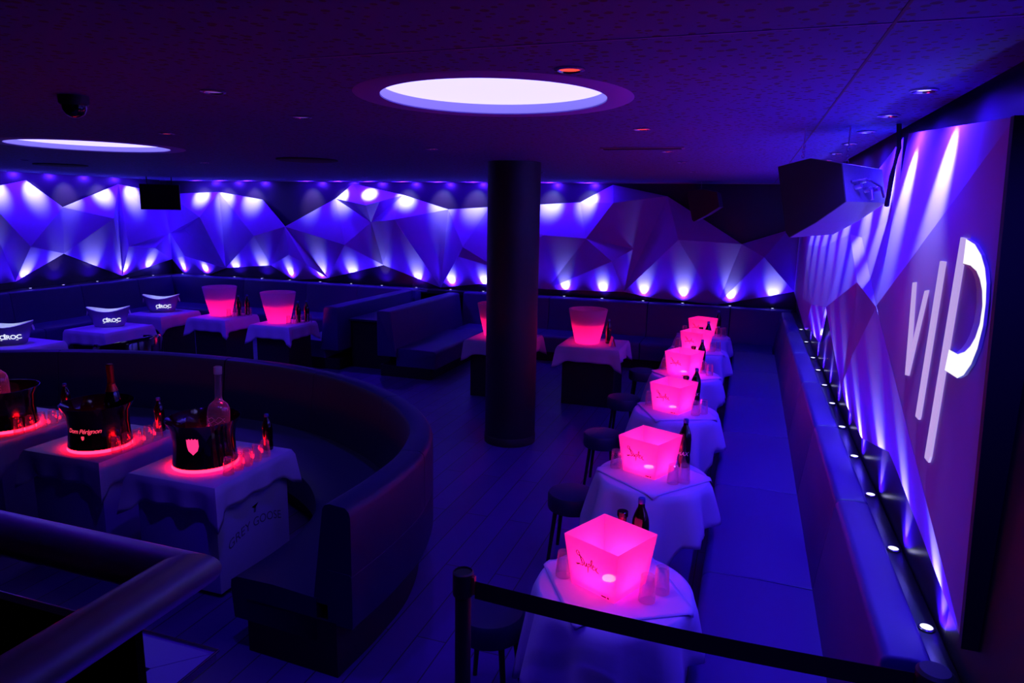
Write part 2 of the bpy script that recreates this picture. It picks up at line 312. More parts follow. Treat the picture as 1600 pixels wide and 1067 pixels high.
def facets(name, tri, nrm, label):
    """folded boards: triangles between the listed corner points, 18 mm thick, held off the wall"""
    keys = []; F = []
    for t in tri.replace('\n', '').split(','):
        ks = t.split()
        for k in ks:
            if k not in keys: keys.append(k)
        F.append([keys.index(k) for k in ks])
    n = Vector(nrm); V = [Vector(FV[k]) for k in keys]; N = len(V)
    for i, f in enumerate(F):
        if (V[f[1]]-V[f[0]]).cross(V[f[2]]-V[f[0]]).dot(n) < 0: F[i] = f[::-1]
    cnt = {}
    for f in F:
        for a, b in ((f[0], f[1]), (f[1], f[2]), (f[2], f[0])): cnt[(a, b)] = 1
    faces = [tuple(f) for f in F] + [tuple(i+N for i in f[::-1]) for f in F]
    for (a, b) in list(cnt):
        if (b, a) not in cnt: faces.append((b, a, a+N, b+N))
    verts = V + [v - n*0.018 for v in V]
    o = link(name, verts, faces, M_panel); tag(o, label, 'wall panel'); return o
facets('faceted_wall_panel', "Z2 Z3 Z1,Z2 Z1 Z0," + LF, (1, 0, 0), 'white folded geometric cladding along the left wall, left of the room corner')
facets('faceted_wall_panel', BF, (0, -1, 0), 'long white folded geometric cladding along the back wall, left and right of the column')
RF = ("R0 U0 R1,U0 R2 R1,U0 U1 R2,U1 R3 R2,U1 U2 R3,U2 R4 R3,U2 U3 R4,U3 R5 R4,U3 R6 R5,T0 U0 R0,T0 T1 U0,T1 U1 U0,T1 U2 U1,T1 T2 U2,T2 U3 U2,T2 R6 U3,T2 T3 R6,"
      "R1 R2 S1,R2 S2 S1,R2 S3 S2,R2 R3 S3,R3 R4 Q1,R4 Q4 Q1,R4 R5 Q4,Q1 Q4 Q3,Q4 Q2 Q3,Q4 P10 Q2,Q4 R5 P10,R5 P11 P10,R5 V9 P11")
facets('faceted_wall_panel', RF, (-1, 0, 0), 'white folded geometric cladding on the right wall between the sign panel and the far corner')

VIP_V=[(0.6213, 3.0948, 2.1415), (0.6232, 3.0618, 2.1467), (0.6367, 3.0578, 1.871), (0.6322, 2.9338, 2.127), (0.634, 2.9014, 2.1323), (0.6409, 3.0682, 1.7714), (0.6387, 3.1069, 1.7656)]
VIP_I=[(0.6357, 2.7864, 2.2472), (0.6387, 2.7386, 2.2478), (0.6584, 2.8793, 1.6559), (0.6586, 2.8886, 1.6413), (0.6558, 2.9317, 1.6427)]
VIP_S=[(0.6431, 2.6027, 2.3355), (0.6464, 2.5524, 2.3325), (0.6733, 2.725, 1.5509), (0.6736, 2.7391, 1.525), (0.6705, 2.7877, 1.5269)]
VIP_PO=[(0.6432, 2.5397, 2.3328), (0.6488, 2.4621, 2.319), (0.6537, 2.4051, 2.2903), (0.6578, 2.3677, 2.2544), (0.6613, 2.3461, 2.2108), (0.6645, 2.3386, 2.1543), (0.6675, 2.3437, 2.0867), (0.6693, 2.3698, 2.014), (0.6696, 2.4078, 1.9583), (0.6685, 2.4614, 1.9121), (0.6663, 2.5129, 1.8903), (0.6586, 2.6351, 1.8897)]
VIP_PI=[(0.6464, 2.5477, 2.255), (0.6505, 2.4841, 2.2533), (0.6545, 2.4313, 2.2405), (0.6577, 2.3981, 2.2185), (0.6607, 2.3731, 2.1873), (0.6636, 2.361, 2.144), (0.6657, 2.368, 2.0904), (0.6664, 2.3931, 2.0444), (0.6659, 2.4266, 2.0111), (0.6645, 2.468, 1.9857), (0.6617, 2.5265, 1.9661), (0.6565, 2.6105, 1.9656)]
VIP_PB=[(0.6544, 2.5838, 2.2513), (0.6576, 2.5358, 2.2468), (0.6609, 2.4939, 2.2335), (0.6637, 2.466, 2.2127), (0.6663, 2.4468, 2.1838), (0.669, 2.4382, 2.1385), (0.6712, 2.4457, 2.0831), (0.6718, 2.4693, 2.0398), (0.6715, 2.4988, 2.0081), (0.6706, 2.5313, 1.9841), (0.669, 2.5728, 1.9627), (0.6647, 2.643, 1.9593)]
VIP_N=(-0.9968, -0.063, -0.0482)
sign = facets('sign_panel', "V8 V7 V5,V5 V7 V9", (-1, 0, 0), 'large folded purple sign panel with white VIP letters at the right edge')
sign['category'] = 'sign'
N_ = Vector(VIP_N)
M_let = emis('letter_added_glow', (0.56, 0.40, 0.88), 0.85); M_let2 = emis('bowl_added_glow', (1.0, 1.0, 1.0), 1.0)  # glow put into the letter faces in place of lamp light
def letter(name, outline):
    n = len(outline); fr = [Vector(p) for p in outline]; bk = [p - N_*0.007 for p in fr]
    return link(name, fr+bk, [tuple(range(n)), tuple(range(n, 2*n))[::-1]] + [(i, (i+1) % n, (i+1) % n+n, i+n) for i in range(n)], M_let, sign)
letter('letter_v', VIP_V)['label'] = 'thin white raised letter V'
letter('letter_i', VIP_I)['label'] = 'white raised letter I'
lp = MB(); n = 5; fr = [Vector(p) for p in VIP_S]; lp.add(fr + [p - N_*0.007 for p in fr], [(0, 1, 2, 3, 4), (9, 8, 7, 6, 5)] + [(i, (i+1) % n, (i+1) % n+n, i+n) for i in range(n)])
ed = [Vector(FV['V7']), Vector(FV['V9'])]; q = []
for p in ed: q += [(p.x-0.012, p.y-0.03, p.z), (p.x-0.012, p.y-0.002, p.z), (WR-0.001, p.y-0.002, p.z), (WR-0.001, p.y-0.03, p.z)]
link('edge_trim', q, [(0, 1, 2, 3), (7, 6, 5, 4)] + [(i, (i+1) % 4, (i+1) % 4+4, i+4) for i in range(4)], M_black, sign)['label'] = 'black edge strip'
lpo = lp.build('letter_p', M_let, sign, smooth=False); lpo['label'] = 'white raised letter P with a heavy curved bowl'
po = [Vector(p) for p in VIP_PO]; pi_ = [Vector(p) for p in VIP_PI]; pb = [Vector(p) for p in VIP_PB]; k = len(po)
link('bowl_face', po + pi_, [(i, i+1, k+i+1, k+i) for i in range(k-1)], M_let2, lpo)['label'] = 'white curved face of the P with added glow'
pbk = [p - N_*0.011 for p in po]; vv = pi_ + pb + pbk + po; ff = []
for i in range(k-1): ff += [(i, i+1, k+i+1, k+i), (k+i, k+i+1, 2*k+i+1, 2*k+i), (2*k+i, 2*k+i+1, 3*k+i+1, 3*k+i)]
link('bowl_return', vv, ff, M_white, lpo)

# ------------------------------------------------------------------ ledge lamps (uplights) and ceiling downlights
D_up = spot_data('ledge_beam', P_UP*0.8, 125, 0.9, (0.06, 0.012, 1.0), (0.8, 1.5, 1.0), 29, 3, 0.62, 0.012)
D_upR = spot_data('ledge_beam', P_UP*2.0, 122, 1.0, (0.045, 0.008, 1.0), (0.8, 1.4, 1.0), 26, 2, 0.5, 0.012)
D_dn = spot_data('ceiling_beam', P_DOWN*0.33, 165, 0.8, BLUE, (0.8, 1.5, 1.0), 34, 3, 0.75, 0.02)
D_dnR = spot_data('ceiling_beam', P_DOWN*0.65, 150, 0.9, (0.04, 0.012, 1.0), (0.75, 1.3, 1.0), 27, 2, 0.55, 0.02)
def puck(D_up=D_up, tilt=(0, 0)):
    t = thing('ledge_lamp', '', 'lamp')
    MB().lathe([(0.0285, 0), (0.0285, 0.006), (0.025, 0.009), (0.0215, 0.009), (0.0215, 0.004)], 20, cap0=True, cap1=False).build('trim_ring', M_chrome, t)
    MB().lathe([(0.0215, 0.004), (0.018, 0.0065)], 20).build('lens', M_lens, t)
    b_ = lamp('beam', D_up, (0, 0, 0.012), t, True); b_.rotation_euler = (PI + tilt[0], tilt[1], 0)
    return t
def dlight(D_dn=D_dn, tilt=(0, 0)):
    t = thing('ceiling_downlight', '', 'ceiling light')
    MB().lathe([(0.048, 0.0), (0.048, -0.006), (0.040, -0.008), (0.034, -0.001), (0.030, 0.012), (0.030, 0.0)], 24, cap0=False, cap1=False).build('trim_ring', M_chrome, t)
    MB().lathe([(0.030, 0.001), (0.030, -0.0005)], 20).build('lens', M_lens, t)
    lamp('beam', D_dn, (0, 0, -0.012), t, False, tilt)
    return t
TU, TD = math.radians(13), math.radians(42)
P0 = puck(D_upR, (0, math.radians(12))); P1 = puck(tilt=(-TU, 0)); P2 = puck(tilt=(0, -TU)); D0 = dlight(D_dnR, (0, -math.radians(18))); D1 = dlight(tilt=(TD, 0)); D2 = dlight(tilt=(0, TD))
YR = [9.53, 8.6, 7.66, 7.05, 6.43, 5.81, 5.165, 4.535, 3.91, 3.27, 2.638]
LED_Z = 0.931
ups = []
for i, y in enumerate(YR): ups.append(((0.70, y, LED_Z), 'ledge along the right wall banquette', 'number %d' % i))
NTH = ['first', 'second', 'third', 'fourth', 'fifth', 'sixth', 'seventh', 'eighth', 'ninth', 'tenth', 'eleventh', 'twelfth', 'thirteenth', 'fourteenth', 'fifteenth', 'sixteenth', 'seventeenth', 'eighteenth']
def place(root, first, locs, labelf, group):
    for i, p in enumerate(locs):
        o = root if (first and i == 0) else dup(root, p, '')
        o.location = p; o['label'] = labelf(i); o['group'] = group
place(P0, True, [(0.722, y*1.01, 0.916) for y in YR], lambda i: ('small round uplight on the right banquette ledge, %s from the camera' % NTH[len(YR)-1-i] if i < len(YR)-1 else 'nearest glowing uplight on the right banquette ledge, by the belt end'), 'uplights on the right ledge')
P0['group'] = 'uplights on the right ledge'
XB = [-11.2, -10.62, -9.87, -9.2, -8.54, -7.84, -7.15, -6.49, -5.3, -5.08, -4.44, -3.7, -2.95, -2.29, -1.6, -0.96, -0.22, 0.42]
XB[8] = -5.77
place(P1, True, [(x, 11.50, LED_Z) for x in XB], lambda i: 'small round uplight on the back wall ledge, %s from the left' % NTH[i], 'uplights on the back ledge')
YL = [7.75, 8.38, 8.98, 9.66, 10.33, 10.95]
place(P2, True, [(-11.42, y, LED_Z) for y in YL], lambda i: 'small round uplight on the left wall ledge, %s from the left edge' % NTH[i], 'uplights on the left ledge')
YD = [1.57, 2.967, 3.66, 4.33, 5.03, 5.8, 6.49, 7.2, 8.0, 8.8]  # first entry is an unseen lamp added to light the railing
names = {0: 'added unseen downlight over the landing, nearest the camera, right ceiling edge', 1: 'nearest bright recessed downlight in the ceiling above the sign panel', 2: 'second recessed downlight from the camera along the right ceiling edge, above the sign'}
place(D0, True, [(0.555, y, H) for y in YD], lambda i: names.get(i, 'recessed downlight in the row along the right ceiling edge, %s from the camera' % NTH[i]), 'downlights along the right ceiling edge')
XD = [-10.62, -10.04, -9.39, -8.04, -7.33, -6.71, -6.0, -5.3, -4.65, -3.95, -3.255, -2.59]
place(D1, True, [(x, 11.30, H) for x in XD], lambda i: 'small recessed downlight above the back wall cladding, %s from the left' % NTH[i], 'downlights above the back wall')
place(D2, True, [(-11.25, y, H) for y in (8.05, 8.69, 9.34, 10.02, 10.69)], lambda i: 'small recessed downlight above the left wall cladding, %s from the left edge' % NTH[i], 'downlights above the left wall')

# round light wells
for i, (cx, cy, r, ro) in enumerate(RINGS):
    t = thing('round_ceiling_light', ['large round glowing ceiling light in the middle of the photo', 'large round glowing ceiling light cut by the left edge'][i], 'ceiling light', (cx, cy, H))
    MB().lathe([(r-0.002, 0.0), (r-0.002, -0.004), (ro-0.01, -0.004), (ro, 0.0)], 72, cap0=False, cap1=False).build('flange', mat('ring_flange_paint', (0.15, 0.12, 0.5), 0.5), t)
    MB().lathe([(r-0.004, 0.0), (r-0.004, 0.045)], 72, cap0=False, cap1=False).build('well_wall', mat('well_paint', (0.5, 0.48, 0.6), 0.6), t)
    MB().lathe([(r-0.005, 0.040), (r-0.005, 0.044)], 72).build('diffuser', M_disc, t)

# unlit, red and added recessed spots, vents, camera dome, ceiling speakers
def small_spot(lens, label, x, y, grp=None, red=False):
    t = thing('recessed_spot', label, 'ceiling light', (x, y, H), 0, grp)
    MB().lathe([(0.05, 0.0), (0.05, -0.005), (0.040, -0.008), (0.036, 0.0)], 24, cap0=False, cap1=False).build('trim_ring', M_chrome, t)
    MB().lathe([(0.036, 0.0), (0.036, -0.003)], 20).build('lens', lens, t)
    if red:
        d = bpy.data.lights.new('red_beam', 'SPOT'); d.energy = 0.4; d.color = (1, 0.02, 0.03); d.spot_size = math.radians(120); d.spot_blend = 1; d.shadow_soft_size = 0.03
        lamp('beam', d, (0, 0, -0.02), t)
    return t
for i, y in enumerate((2.30, 4.01, 5.50, 6.69, 8.27)):
    small_spot(M_red, ['nearest red recessed spot, right of the round ceiling light', 'second red recessed spot behind the round ceiling light', 'third red recessed spot in the ceiling row', 'fourth red recessed spot in the ceiling row', 'farthest red recessed spot in the ceiling row'][i], (-0.596, -0.615, -0.64, -0.64, -0.66)[i], y, 'red ceiling spots', True)
small_spot(M_red, 'small red recessed spot above the left round ceiling light', -3.70, 3.75, 'red ceiling spots', False)
for x, y, lb in ((-2.117, 2.404, 'dim violet recessed spot in the dark ceiling, nearest of three'), (-2.244, 3.182, 'dim violet recessed spot left of the round ceiling light'), (-2.398, 5.069, 'dim violet recessed spot in front of the column top'),
                 (-2.506, 8.416, 'dim violet recessed spot right behind the column'), (-5.747, 9.715, 'pale recessed spot near the back wall cladding'), (-5.887, 6.486, 'faint recessed spot left of the far ceiling speaker'),
                 (-8.30, 8.05, 'faint added spot above the far left tables'), (-7.9, 5.9, 'faint added spot above the left edge tables')):  # last two spots are added to brighten the left tables
    small_spot(M_dimlens, lb, x, y)
D_fill = spot_data('recessed_beam', P_DOWN*1.2, 130, 1.0, BLUE, (0, 0, 0), 10, 1, 0.0, 0.03)
for o in [o for o in C.objects if o.name.startswith('recessed_spot') and 'violet' not in o['label'] and 'red' not in o['label']]: lamp('beam', D_fill, (0, 0, -0.02), o)
D_fill2 = spot_data('recessed_beam', P_DOWN*0.6, 110, 1.0, BLUE, (0, 0, 0), 10, 1, 0.0, 0.03)
for o in [o for o in C.objects if o.name.startswith('recessed_spot') and ('nearest of three' in o['label'] or 'column top' in o['label'])]: lamp('beam', D_fill2, (0, 0, -0.02), o)
o = small_spot(M_dimlens, 'violet recessed spot over the stair railing, above the frame', -1.3, 1.25)  # lamp added out of view to brighten the railing
D_rail = spot_data('recessed_beam', P_DOWN*0.35, 100, 1.0, BLUE, (0, 0, 0), 10, 1, 0.0, 0.04); lamp('beam', D_rail, (0, 0, -0.02), o)
t = thing('ceiling_vent', 'rectangular slotted vent in the ceiling above the far red spots', 'vent', (-0.79, 5.20, H))
MB().box(-0.3, -0.05, -0.008, 0.3, 0.05, 0.0, bev=0.003).build('vent_frame', M_spk, t)
for k in range(3): MB().box(-0.28, -0.03+k*0.025, -0.012, 0.28, -0.022+k*0.025, -0.007).build('slat', M_black, t)
for x, y, lb in ((-4.265, 6.105, 'flat dark round ceiling speaker left of the column'), (-8.357, 6.707, 'flat dark round ceiling speaker over the left tables')):
    t = thing('ceiling_speaker', lb, 'speaker', (x, y, H))
    MB().lathe([(0.30, 0.0), (0.30, -0.012), (0.27, -0.018)], 40).build('grille', M_grille, t)
t = thing('dome_camera', 'small dark dome camera hanging from the upper left ceiling', 'camera', (-2.85, 2.38, H))
MB().lathe([(0.06, 0), (0.06, -0.03), (0.052, -0.04)], 28).build('housing', M_black, t)
MB().lathe([(0.05, -0.038), (0.046, -0.06), (0.034, -0.08), (0.015, -0.09), (0.004, -0.092)], 28).build('dome', M_gloss, t)

# ------------------------------------------------------------------ column
t = thing('round_column', 'thick black round column in the middle of the room', 'column', (-2.245, 6.63, 0))
MB().lathe([(0.262, 0.002), (0.262, 2.849)], 64).build('shaft', mat('column_paint', (0.004, 0.004, 0.008), 0.55), t)
MB().lathe([(0.268, 0.0), (0.268, 0.08), (0.264, 0.085)], 64, cap0=False, cap1=False).build('base_ring', M_black, t)

# ------------------------------------------------------------------ banquettes
def back_prof(z0, z1, run, th):
    """cross-section (depth, height) of an upholstered back, front face leaning back; depth grows away from the sitter"""
    top = []; r = 0.035
    for i in range(5):
        a = PI - PI/2*i/4; top.append((run + r + r*math.cos(a), z1 - r + r*math.sin(a)))
    top.append(((run+th)/2 + 0.01, z1 + 0.004)); q = 0.022
    for i in range(4):
        a = PI/2 - PI/2*i/3; top.append((th - q + q*math.cos(a), z1 - q + q*math.sin(a)))
    return [(0.0, z0), (run*0.5, (z0+z1)/2)] + top + [(th, z0)]
def seat_prof(d0, d1, z0, z1):
    """seat cushion with a rolled front edge; d0 = front"""
    r = 0.05; out = [(d1, z0), (d0 + 0.02, z0)]
    for i in range(7):
        a = PI + 0.0 - (PI/2)*i/6
        out.append((d0 + r + r*math.cos(a), z1 - r + r*math.sin(a)))
    return out + [((d0+d1)/2, z1+0.006), (d1, z1-0.004)]
def run_prism(poly, L0, L1, M, gap=0.004, e=0.012):
    """extrude a (depth,height) profile between L0 and L1 with softened ends; M maps (along, depth, z) to world"""
    cx = sum(p[0] for p in poly)/len(poly); cz = sum(p[1] for p in poly)/len(poly)
    st = [(L0+gap, e), (L0+gap+e*0.4, e*0.3), (L0+gap+e, 0.0), (L1-gap-e, 0.0), (L1-gap-e*0.4, e*0.3), (L1-gap, e)]
    v = []; n = len(poly); f = []
    for l, ins in st:
        for d, z in poly:
            dx, dz = d-cx, z-cz; q = max((dx*dx+dz*dz)**0.5, 1e-6)
            v.append(M(l, d - dx/q*ins, z - dz/q*ins))
    for j in range(len(st)-1):
        for i in range(n): k = (i+1) % n; f.append((j*n+i, j*n+k, (j+1)*n+k, (j+1)*n+i))
    f.append(tuple(range(n))[::-1]); f.append(tuple((len(st)-1)*n+i for i in range(n)))
    return v, f
def banquette(label, M, breaks, base, seatd=0.56, run=0.075, th=0.19, m=None, ledge=None, sb=None, seat_h=0.42, top=0.95, back_only_ends=(None, None)):
    """M(along, depth, z) -> world; depth 0 = seam of seat and back"""
    m = m or M_vinyl
    t = thing('banquette', label, 'banquette', base)
    b = Vector(base); Mt = lambda l, d, z: tuple(Vector(M(l, d, z)) - b)
    sb = sb or breaks
    for a, c in zip(sb[:-1], sb[1:]):
        v, f = run_prism(seat_prof(-seatd, 0.03, 0.16, seat_h), a, c, Mt); link('seat', v, f, m, t, 'auto')
    for a, c in zip(breaks[:-1], breaks[1:]):
        v, f = run_prism(back_prof(0.30, top, run, th), a, c, Mt); link('backrest', v, f, m, t, 'auto')
    a, c = sb[0], sb[-1]
    v = [Mt(l, d, z) for l in (a+0.01, c-0.01) for d in (-seatd+0.09, th-0.02) for z in (0.0, 0.165)]
    link('plinth', v, [(0, 1, 3, 2), (4, 6, 7, 5), (0, 4, 5, 1), (2, 3, 7, 6), (0, 2, 6, 4), (1, 5, 7, 3)], M_plinth, t)
    return t
# right wall banquette, running away from the camera
B1_ = [2.38, 3.75, 5.10, 6.45, 7.80, 9.15, 10.40]
MR = lambda l, d, z: (0.45 + d, l, z)
banquette('long dark banquette along the right wall under the sign', MR, B1_[:-1] + [10.3, 11.04], (0.45, 2.4, 0), sb=B1_, th=0.235)
led = MB().box(0.69, 2.30, 0.84, WR-0.002, 11.35, 0.915, bev=0.004).build('banquette_ledge', M_ledge); tag(led, 'narrow dark ledge with recessed lamps behind the right banquette', 'ledge')
# back wall
MBk = lambda l, d, z: (l, 11.06 + d, z)
banquette('dark banquette on the back wall right of the column', MBk, [-4.68, -3.11, -1.47, -0.2, 0.68], (-2, 11.0, 0), th=0.30, sb=[-4.55, -3.11, -1.47, -0.12, 0.44], seatd=0.62)
banquette('dark banquette on the back wall left of the partition seats', MBk, [-11.16, -9.34, -7.9, -6.8, -5.60], (-8, 11.0, 0), th=0.30, sb=[-10.93, -9.34, -7.9, -6.45], seatd=0.62)
led = MB().box(-11.58, 11.365, 0.86, WR-0.002, WB-0.002, 0.93, bev=0.004).build('banquette_ledge', M_ledge); tag(led, 'narrow dark ledge with recessed lamps behind the back banquettes', 'ledge')
# left wall
MLf = lambda l, d, z: (-10.95 - d, l, z)
banquette('dark banquette along the left wall behind the oval coolers', MLf, [5.2, 6.4, 7.75, 9.0, 10.2, 11.04], (-10.9, 8, 0), sb=[5.2, 6.4, 7.75, 9.0, 10.42], seatd=0.62)
led = MB().box(WL+0.002, 5.2, 0.86, -11.16, 11.36, 0.93, bev=0.004).build('banquette_ledge', M_ledge); tag(led, 'narrow dark ledge with recessed lamps behind the left banquette', 'ledge')
# partition seats standing out from the back wall
MPr = lambda l, d, z: (-4.62 - d, l, z)
banquette('high-backed bench standing out from the back wall, facing the column', MPr, [8.55, 11.02], (-4.6, 9, 0), seatd=0.60, th=0.30, sb=[8.60, 10.4])
MPl = lambda l, d, z: (-5.90 + d, l, z)
banquette('high-backed bench standing out from the back wall, facing left', MPl, [8.60, 11.02], (-5.9, 9, 0), seatd=0.50, th=0.30, sb=[8.66, 10.4])
t = thing('service_counter', 'low black service counter between the two back-to-back benches', 'counter', (-5.26, 9.9, 0))
MB().box(-0.325, -0.95, 0.0, 0.325, 1.30, 0.71).build('body', M_black, t)
MB().box(-0.33, -1.0, 0.712, 0.33, 1.30, 0.745, bev=0.004).build('top', M_vinyl2, t)
t = thing('glass_screen', 'small clear glass screen at the end of the back banquette', 'screen', (-5.45, 11.0, 0.95))
MB().box(-0.14, -0.004, 0.0, 0.14, 0.004, 0.12).build('pane', M_glass, t)
MB().box(-0.14, -0.012, -0.01, 0.14, 0.012, 0.006).build('clamp_rail', M_metal, t)

# ------------------------------------------------------------------ big curved booth
def spline(pts, n):
    out = []; P = [Vector(p) for p in pts]; P = [2*P[0]-P[1]] + P + [2*P[-1]-P[-2]]
    for i in range(1, len(P)-2):
        for k in range(n):
            s = k/n; a, b, c, d = P[i-1], P[i], P[i+1], P[i+2]
            out.append(0.5*((2*b) + (c-a)*s + (2*a-5*b+4*c-d)*s*s + (3*b-3*c+d-a)*s**3))
    out.append(P[-2]); return out
path = spline([(-8.0, 3.6), (-7.5, 4.25), (-6.87, 4.72), (-6.19, 5.05), (-5.35, 5.27), (-4.38, 5.33), (-3.65, 5.24), (-3.05, 5.03), (-2.42, 4.64), (-1.96, 4.12), (-1.76, 3.6), (-1.72, 3.15), (-1.74, 2.73)], 8)
def sweep(prof, pts):
    """prof (inward offset, z) swept on the outer line; inward = towards the tables"""
    v = []; f = []; n = len(prof); m = len(pts)
    for i, p in enumerate(pts):
        a = pts[max(i-1, 0)]; b = pts[min(i+1, m-1)]; tg = (b-a).normalized(); nr = Vector((tg.y, -tg.x))
        for d, z in prof: v.append((p.x + nr.x*d, p.y + nr.y*d, z))
    for i in range(m-1):
        for k in range(n): l = (k+1) % n; f.append((i*n+k, i*n+l, (i+1)*n+l, (i+1)*n+k))
    f.append(tuple(range(n))[::-1]); f.append(tuple((m-1)*n+k for k in range(n)))
    return v, f
bt = thing('curved_booth', 'big curved dark booth sofa around the tables with the black ice buckets', 'sofa', (0, 0, 0))
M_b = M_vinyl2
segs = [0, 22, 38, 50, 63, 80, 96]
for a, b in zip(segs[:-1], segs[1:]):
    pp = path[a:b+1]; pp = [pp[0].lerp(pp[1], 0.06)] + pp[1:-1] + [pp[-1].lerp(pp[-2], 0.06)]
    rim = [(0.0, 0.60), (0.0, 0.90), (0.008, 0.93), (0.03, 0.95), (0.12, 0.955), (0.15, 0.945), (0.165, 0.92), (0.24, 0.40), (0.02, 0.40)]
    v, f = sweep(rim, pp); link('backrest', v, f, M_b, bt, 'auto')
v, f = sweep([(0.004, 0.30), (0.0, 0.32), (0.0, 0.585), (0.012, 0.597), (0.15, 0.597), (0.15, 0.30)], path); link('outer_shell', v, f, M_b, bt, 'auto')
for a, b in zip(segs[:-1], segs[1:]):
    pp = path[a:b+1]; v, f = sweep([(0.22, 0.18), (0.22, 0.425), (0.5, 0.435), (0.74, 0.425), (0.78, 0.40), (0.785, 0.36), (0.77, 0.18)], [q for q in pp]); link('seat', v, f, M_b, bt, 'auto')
v, f = sweep([(0.10, 0.0), (0.10, 0.31), (0.68, 0.31), (0.68, 0.0)], path); link('plinth', v, f, M_plinth, bt)

# ------------------------------------------------------------------ tables with cloths
def cloth_square(hw, hd, drop, tip, seed=0, folds=1.0):
    """rectangular table cloth, hem swooping up between the corners, cone folds at the corners"""
    rnd = random.Random(seed); n = 22; per = []
    for (ax, ay, bx, by) in ((-1, -1, 1, -1), (1, -1, 1, 1), (1, 1, -1, 1), (-1, 1, -1, -1)):
        for i in range(n):
            s = i/n; per.append((ax + (bx-ax)*s, ay + (by-ay)*s, min(s, 1-s)*2))
    ph = rnd.random()*6; m = len(per); rings = 7; v = []; f = []
    v.append((0, 0, 0.0))
    for sc_ in (0.5, 0.96, 1.0):
        for x, y, c in per: v.append((x*hw*sc_, y*hd*sc_, 0.0 if sc_ < 1 else -0.003))
    for r in range(1, rings+1):
        fr = r/rings
        for i, (x, y, c) in enumerate(per):
            cw = max(0.0, 1 - c/0.34)**1.6
            dr = (drop + (tip-drop)*cw)*fr
            nx = (1 if abs(x) > 0.999 else 0)*(1 if x > 0 else -1); ny = (1 if abs(y) > 0.999 else 0)*(1 if y > 0 else -1)
            out = 0.012 + 0.012*math.sin(i*0.9+ph)*fr*folds + 0.035*cw*fr
            side = 0.020*math.sin(PI*min(1, c/0.34))*fr        # cloth pulls in beside the corner cone
            v.append((x*hw + nx*(out - side), y*hd + ny*(out - side), -0.003 - dr))
    for i in range(m): f.append((0, 1+i, 1+(i+1) % m))
    for r in range(rings+2):
        for i in range(m):
            k = (i+1) % m; f.append((1+r*m+i, 1+(r+1)*m+i, 1+(r+1)*m+k, 1+r*m+k))
    return v, f
def thick(o, t=0.0025):
    md = o.modifiers.new('thickness', 'SOLIDIFY'); md.thickness = t; md.offset = 1.0; return o
def cloth_round(r, drop, amp, nf, seed=0, tips=0.10):
    rnd = random.Random(seed); m = 144; v = [(0, 0, 0)]; f = []; ph = rnd.random()*6; rot = rnd.random()*PI
    for s in (0.4, 0.8, 0.96): v += [(r*s*math.cos(2*PI*i/m), r*s*math.sin(2*PI*i/m), 0) for i in range(m)]
    v += [(r*math.cos(2*PI*i/m), r*math.sin(2*PI*i/m), -0.004) for i in range(m)]
    rings = 10
    for j in range(1, rings+1):
        fr = j/rings
        for i in range(m):
            a = 2*PI*i/m; wv = math.sin(nf*a+ph + 0.6*math.sin(3*a+ph)); wv = (abs(wv)**0.7)*(1 if wv > 0 else -1)
            d = drop*fr + tips*fr*max(0, math.cos(4*(a-rot)))**2
            rr = r + 0.008 + amp*(fr**0.8)*(0.55*wv + 0.45) + 0.02*fr
            X_ = rr*math.cos(a); X_ = min(X_, 0.334) if d > 0.24 else X_
            v.append((X_, rr*math.sin(a), -0.004 - d))
    for i in range(m): f.append((0, 1+i, 1+(i+1) % m))
    for q in range(3+rings):
        for i in range(m): k = (i+1) % m; f.append((1+q*m+i, 1+(q+1)*m+i, 1+(q+1)*m+k, 1+q*m+k))
    return v, f
def cloth_topper(r, half, rot, lift=0.003):
    """small square overlay on a round table: flat on the top, corners fold over the rim"""
    n = 28; v = []; f = []
    for j in range(n+1):
        for i in range(n+1):
            x = (2*i/n-1)*half; y = (2*j/n-1)*half; q = math.hypot(x, y); R2 = r + 0.012
            if q <= R2: p = (x, y, lift)
            else:
                e = q - R2; k = (R2 + 0.30*e)/q; p = (x*k, y*k, lift - e*0.95)
            c, s = math.cos(rot), math.sin(rot); v.append((p[0]*c - p[1]*s, p[0]*s + p[1]*c, p[2]))
    for j in range(n):
        for i in range(n): a = j*(n+1)+i; f.append((a, a+1, a+n+2, a+n+1))
    return v, f

def round_table(x, y, i, label, lab2, lab3, rot):
    t = thing('round_table', label, 'table', (x, y, 0), 0, 'round tables beside the right banquette')
    MB().lathe([(0.33, 0.715), (0.338, 0.72), (0.338, 0.738), (0.33, 0.742)], 48).build('table_top', M_black, t)
    MB().lathe([(0.035, 0.02), (0.035, 0.715)], 20).build('stem', M_black, t)
    MB().lathe([(0.22, 0.0), (0.22, 0.012), (0.05, 0.03)], 40).build('foot', M_black, t)
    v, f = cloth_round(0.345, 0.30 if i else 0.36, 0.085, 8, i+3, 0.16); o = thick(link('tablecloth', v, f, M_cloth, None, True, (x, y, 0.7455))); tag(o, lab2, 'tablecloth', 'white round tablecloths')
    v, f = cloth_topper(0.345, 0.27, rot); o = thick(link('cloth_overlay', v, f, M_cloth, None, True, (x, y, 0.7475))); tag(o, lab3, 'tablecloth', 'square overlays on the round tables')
RT = [(-0.455, 2.84), (-0.47, 4.26), (-0.48, 5.78), (-0.52, 7.18), (-0.50, 8.52), (-0.50, 9.60)]
ORD = ['nearest the camera', 'second from the camera', 'third from the camera', 'fourth from the camera', 'fifth from the camera', 'farthest from the camera']
for i, (x, y) in enumerate(RT):
    round_table(x, y, i, 'small round table beside the right banquette, ' + ORD[i], 'white draped cloth on the small round table, ' + ORD[i],
                'small square white overlay on the round table, ' + ORD[i], math.radians((30, 52, 25, 40, 20, 35)[i]))

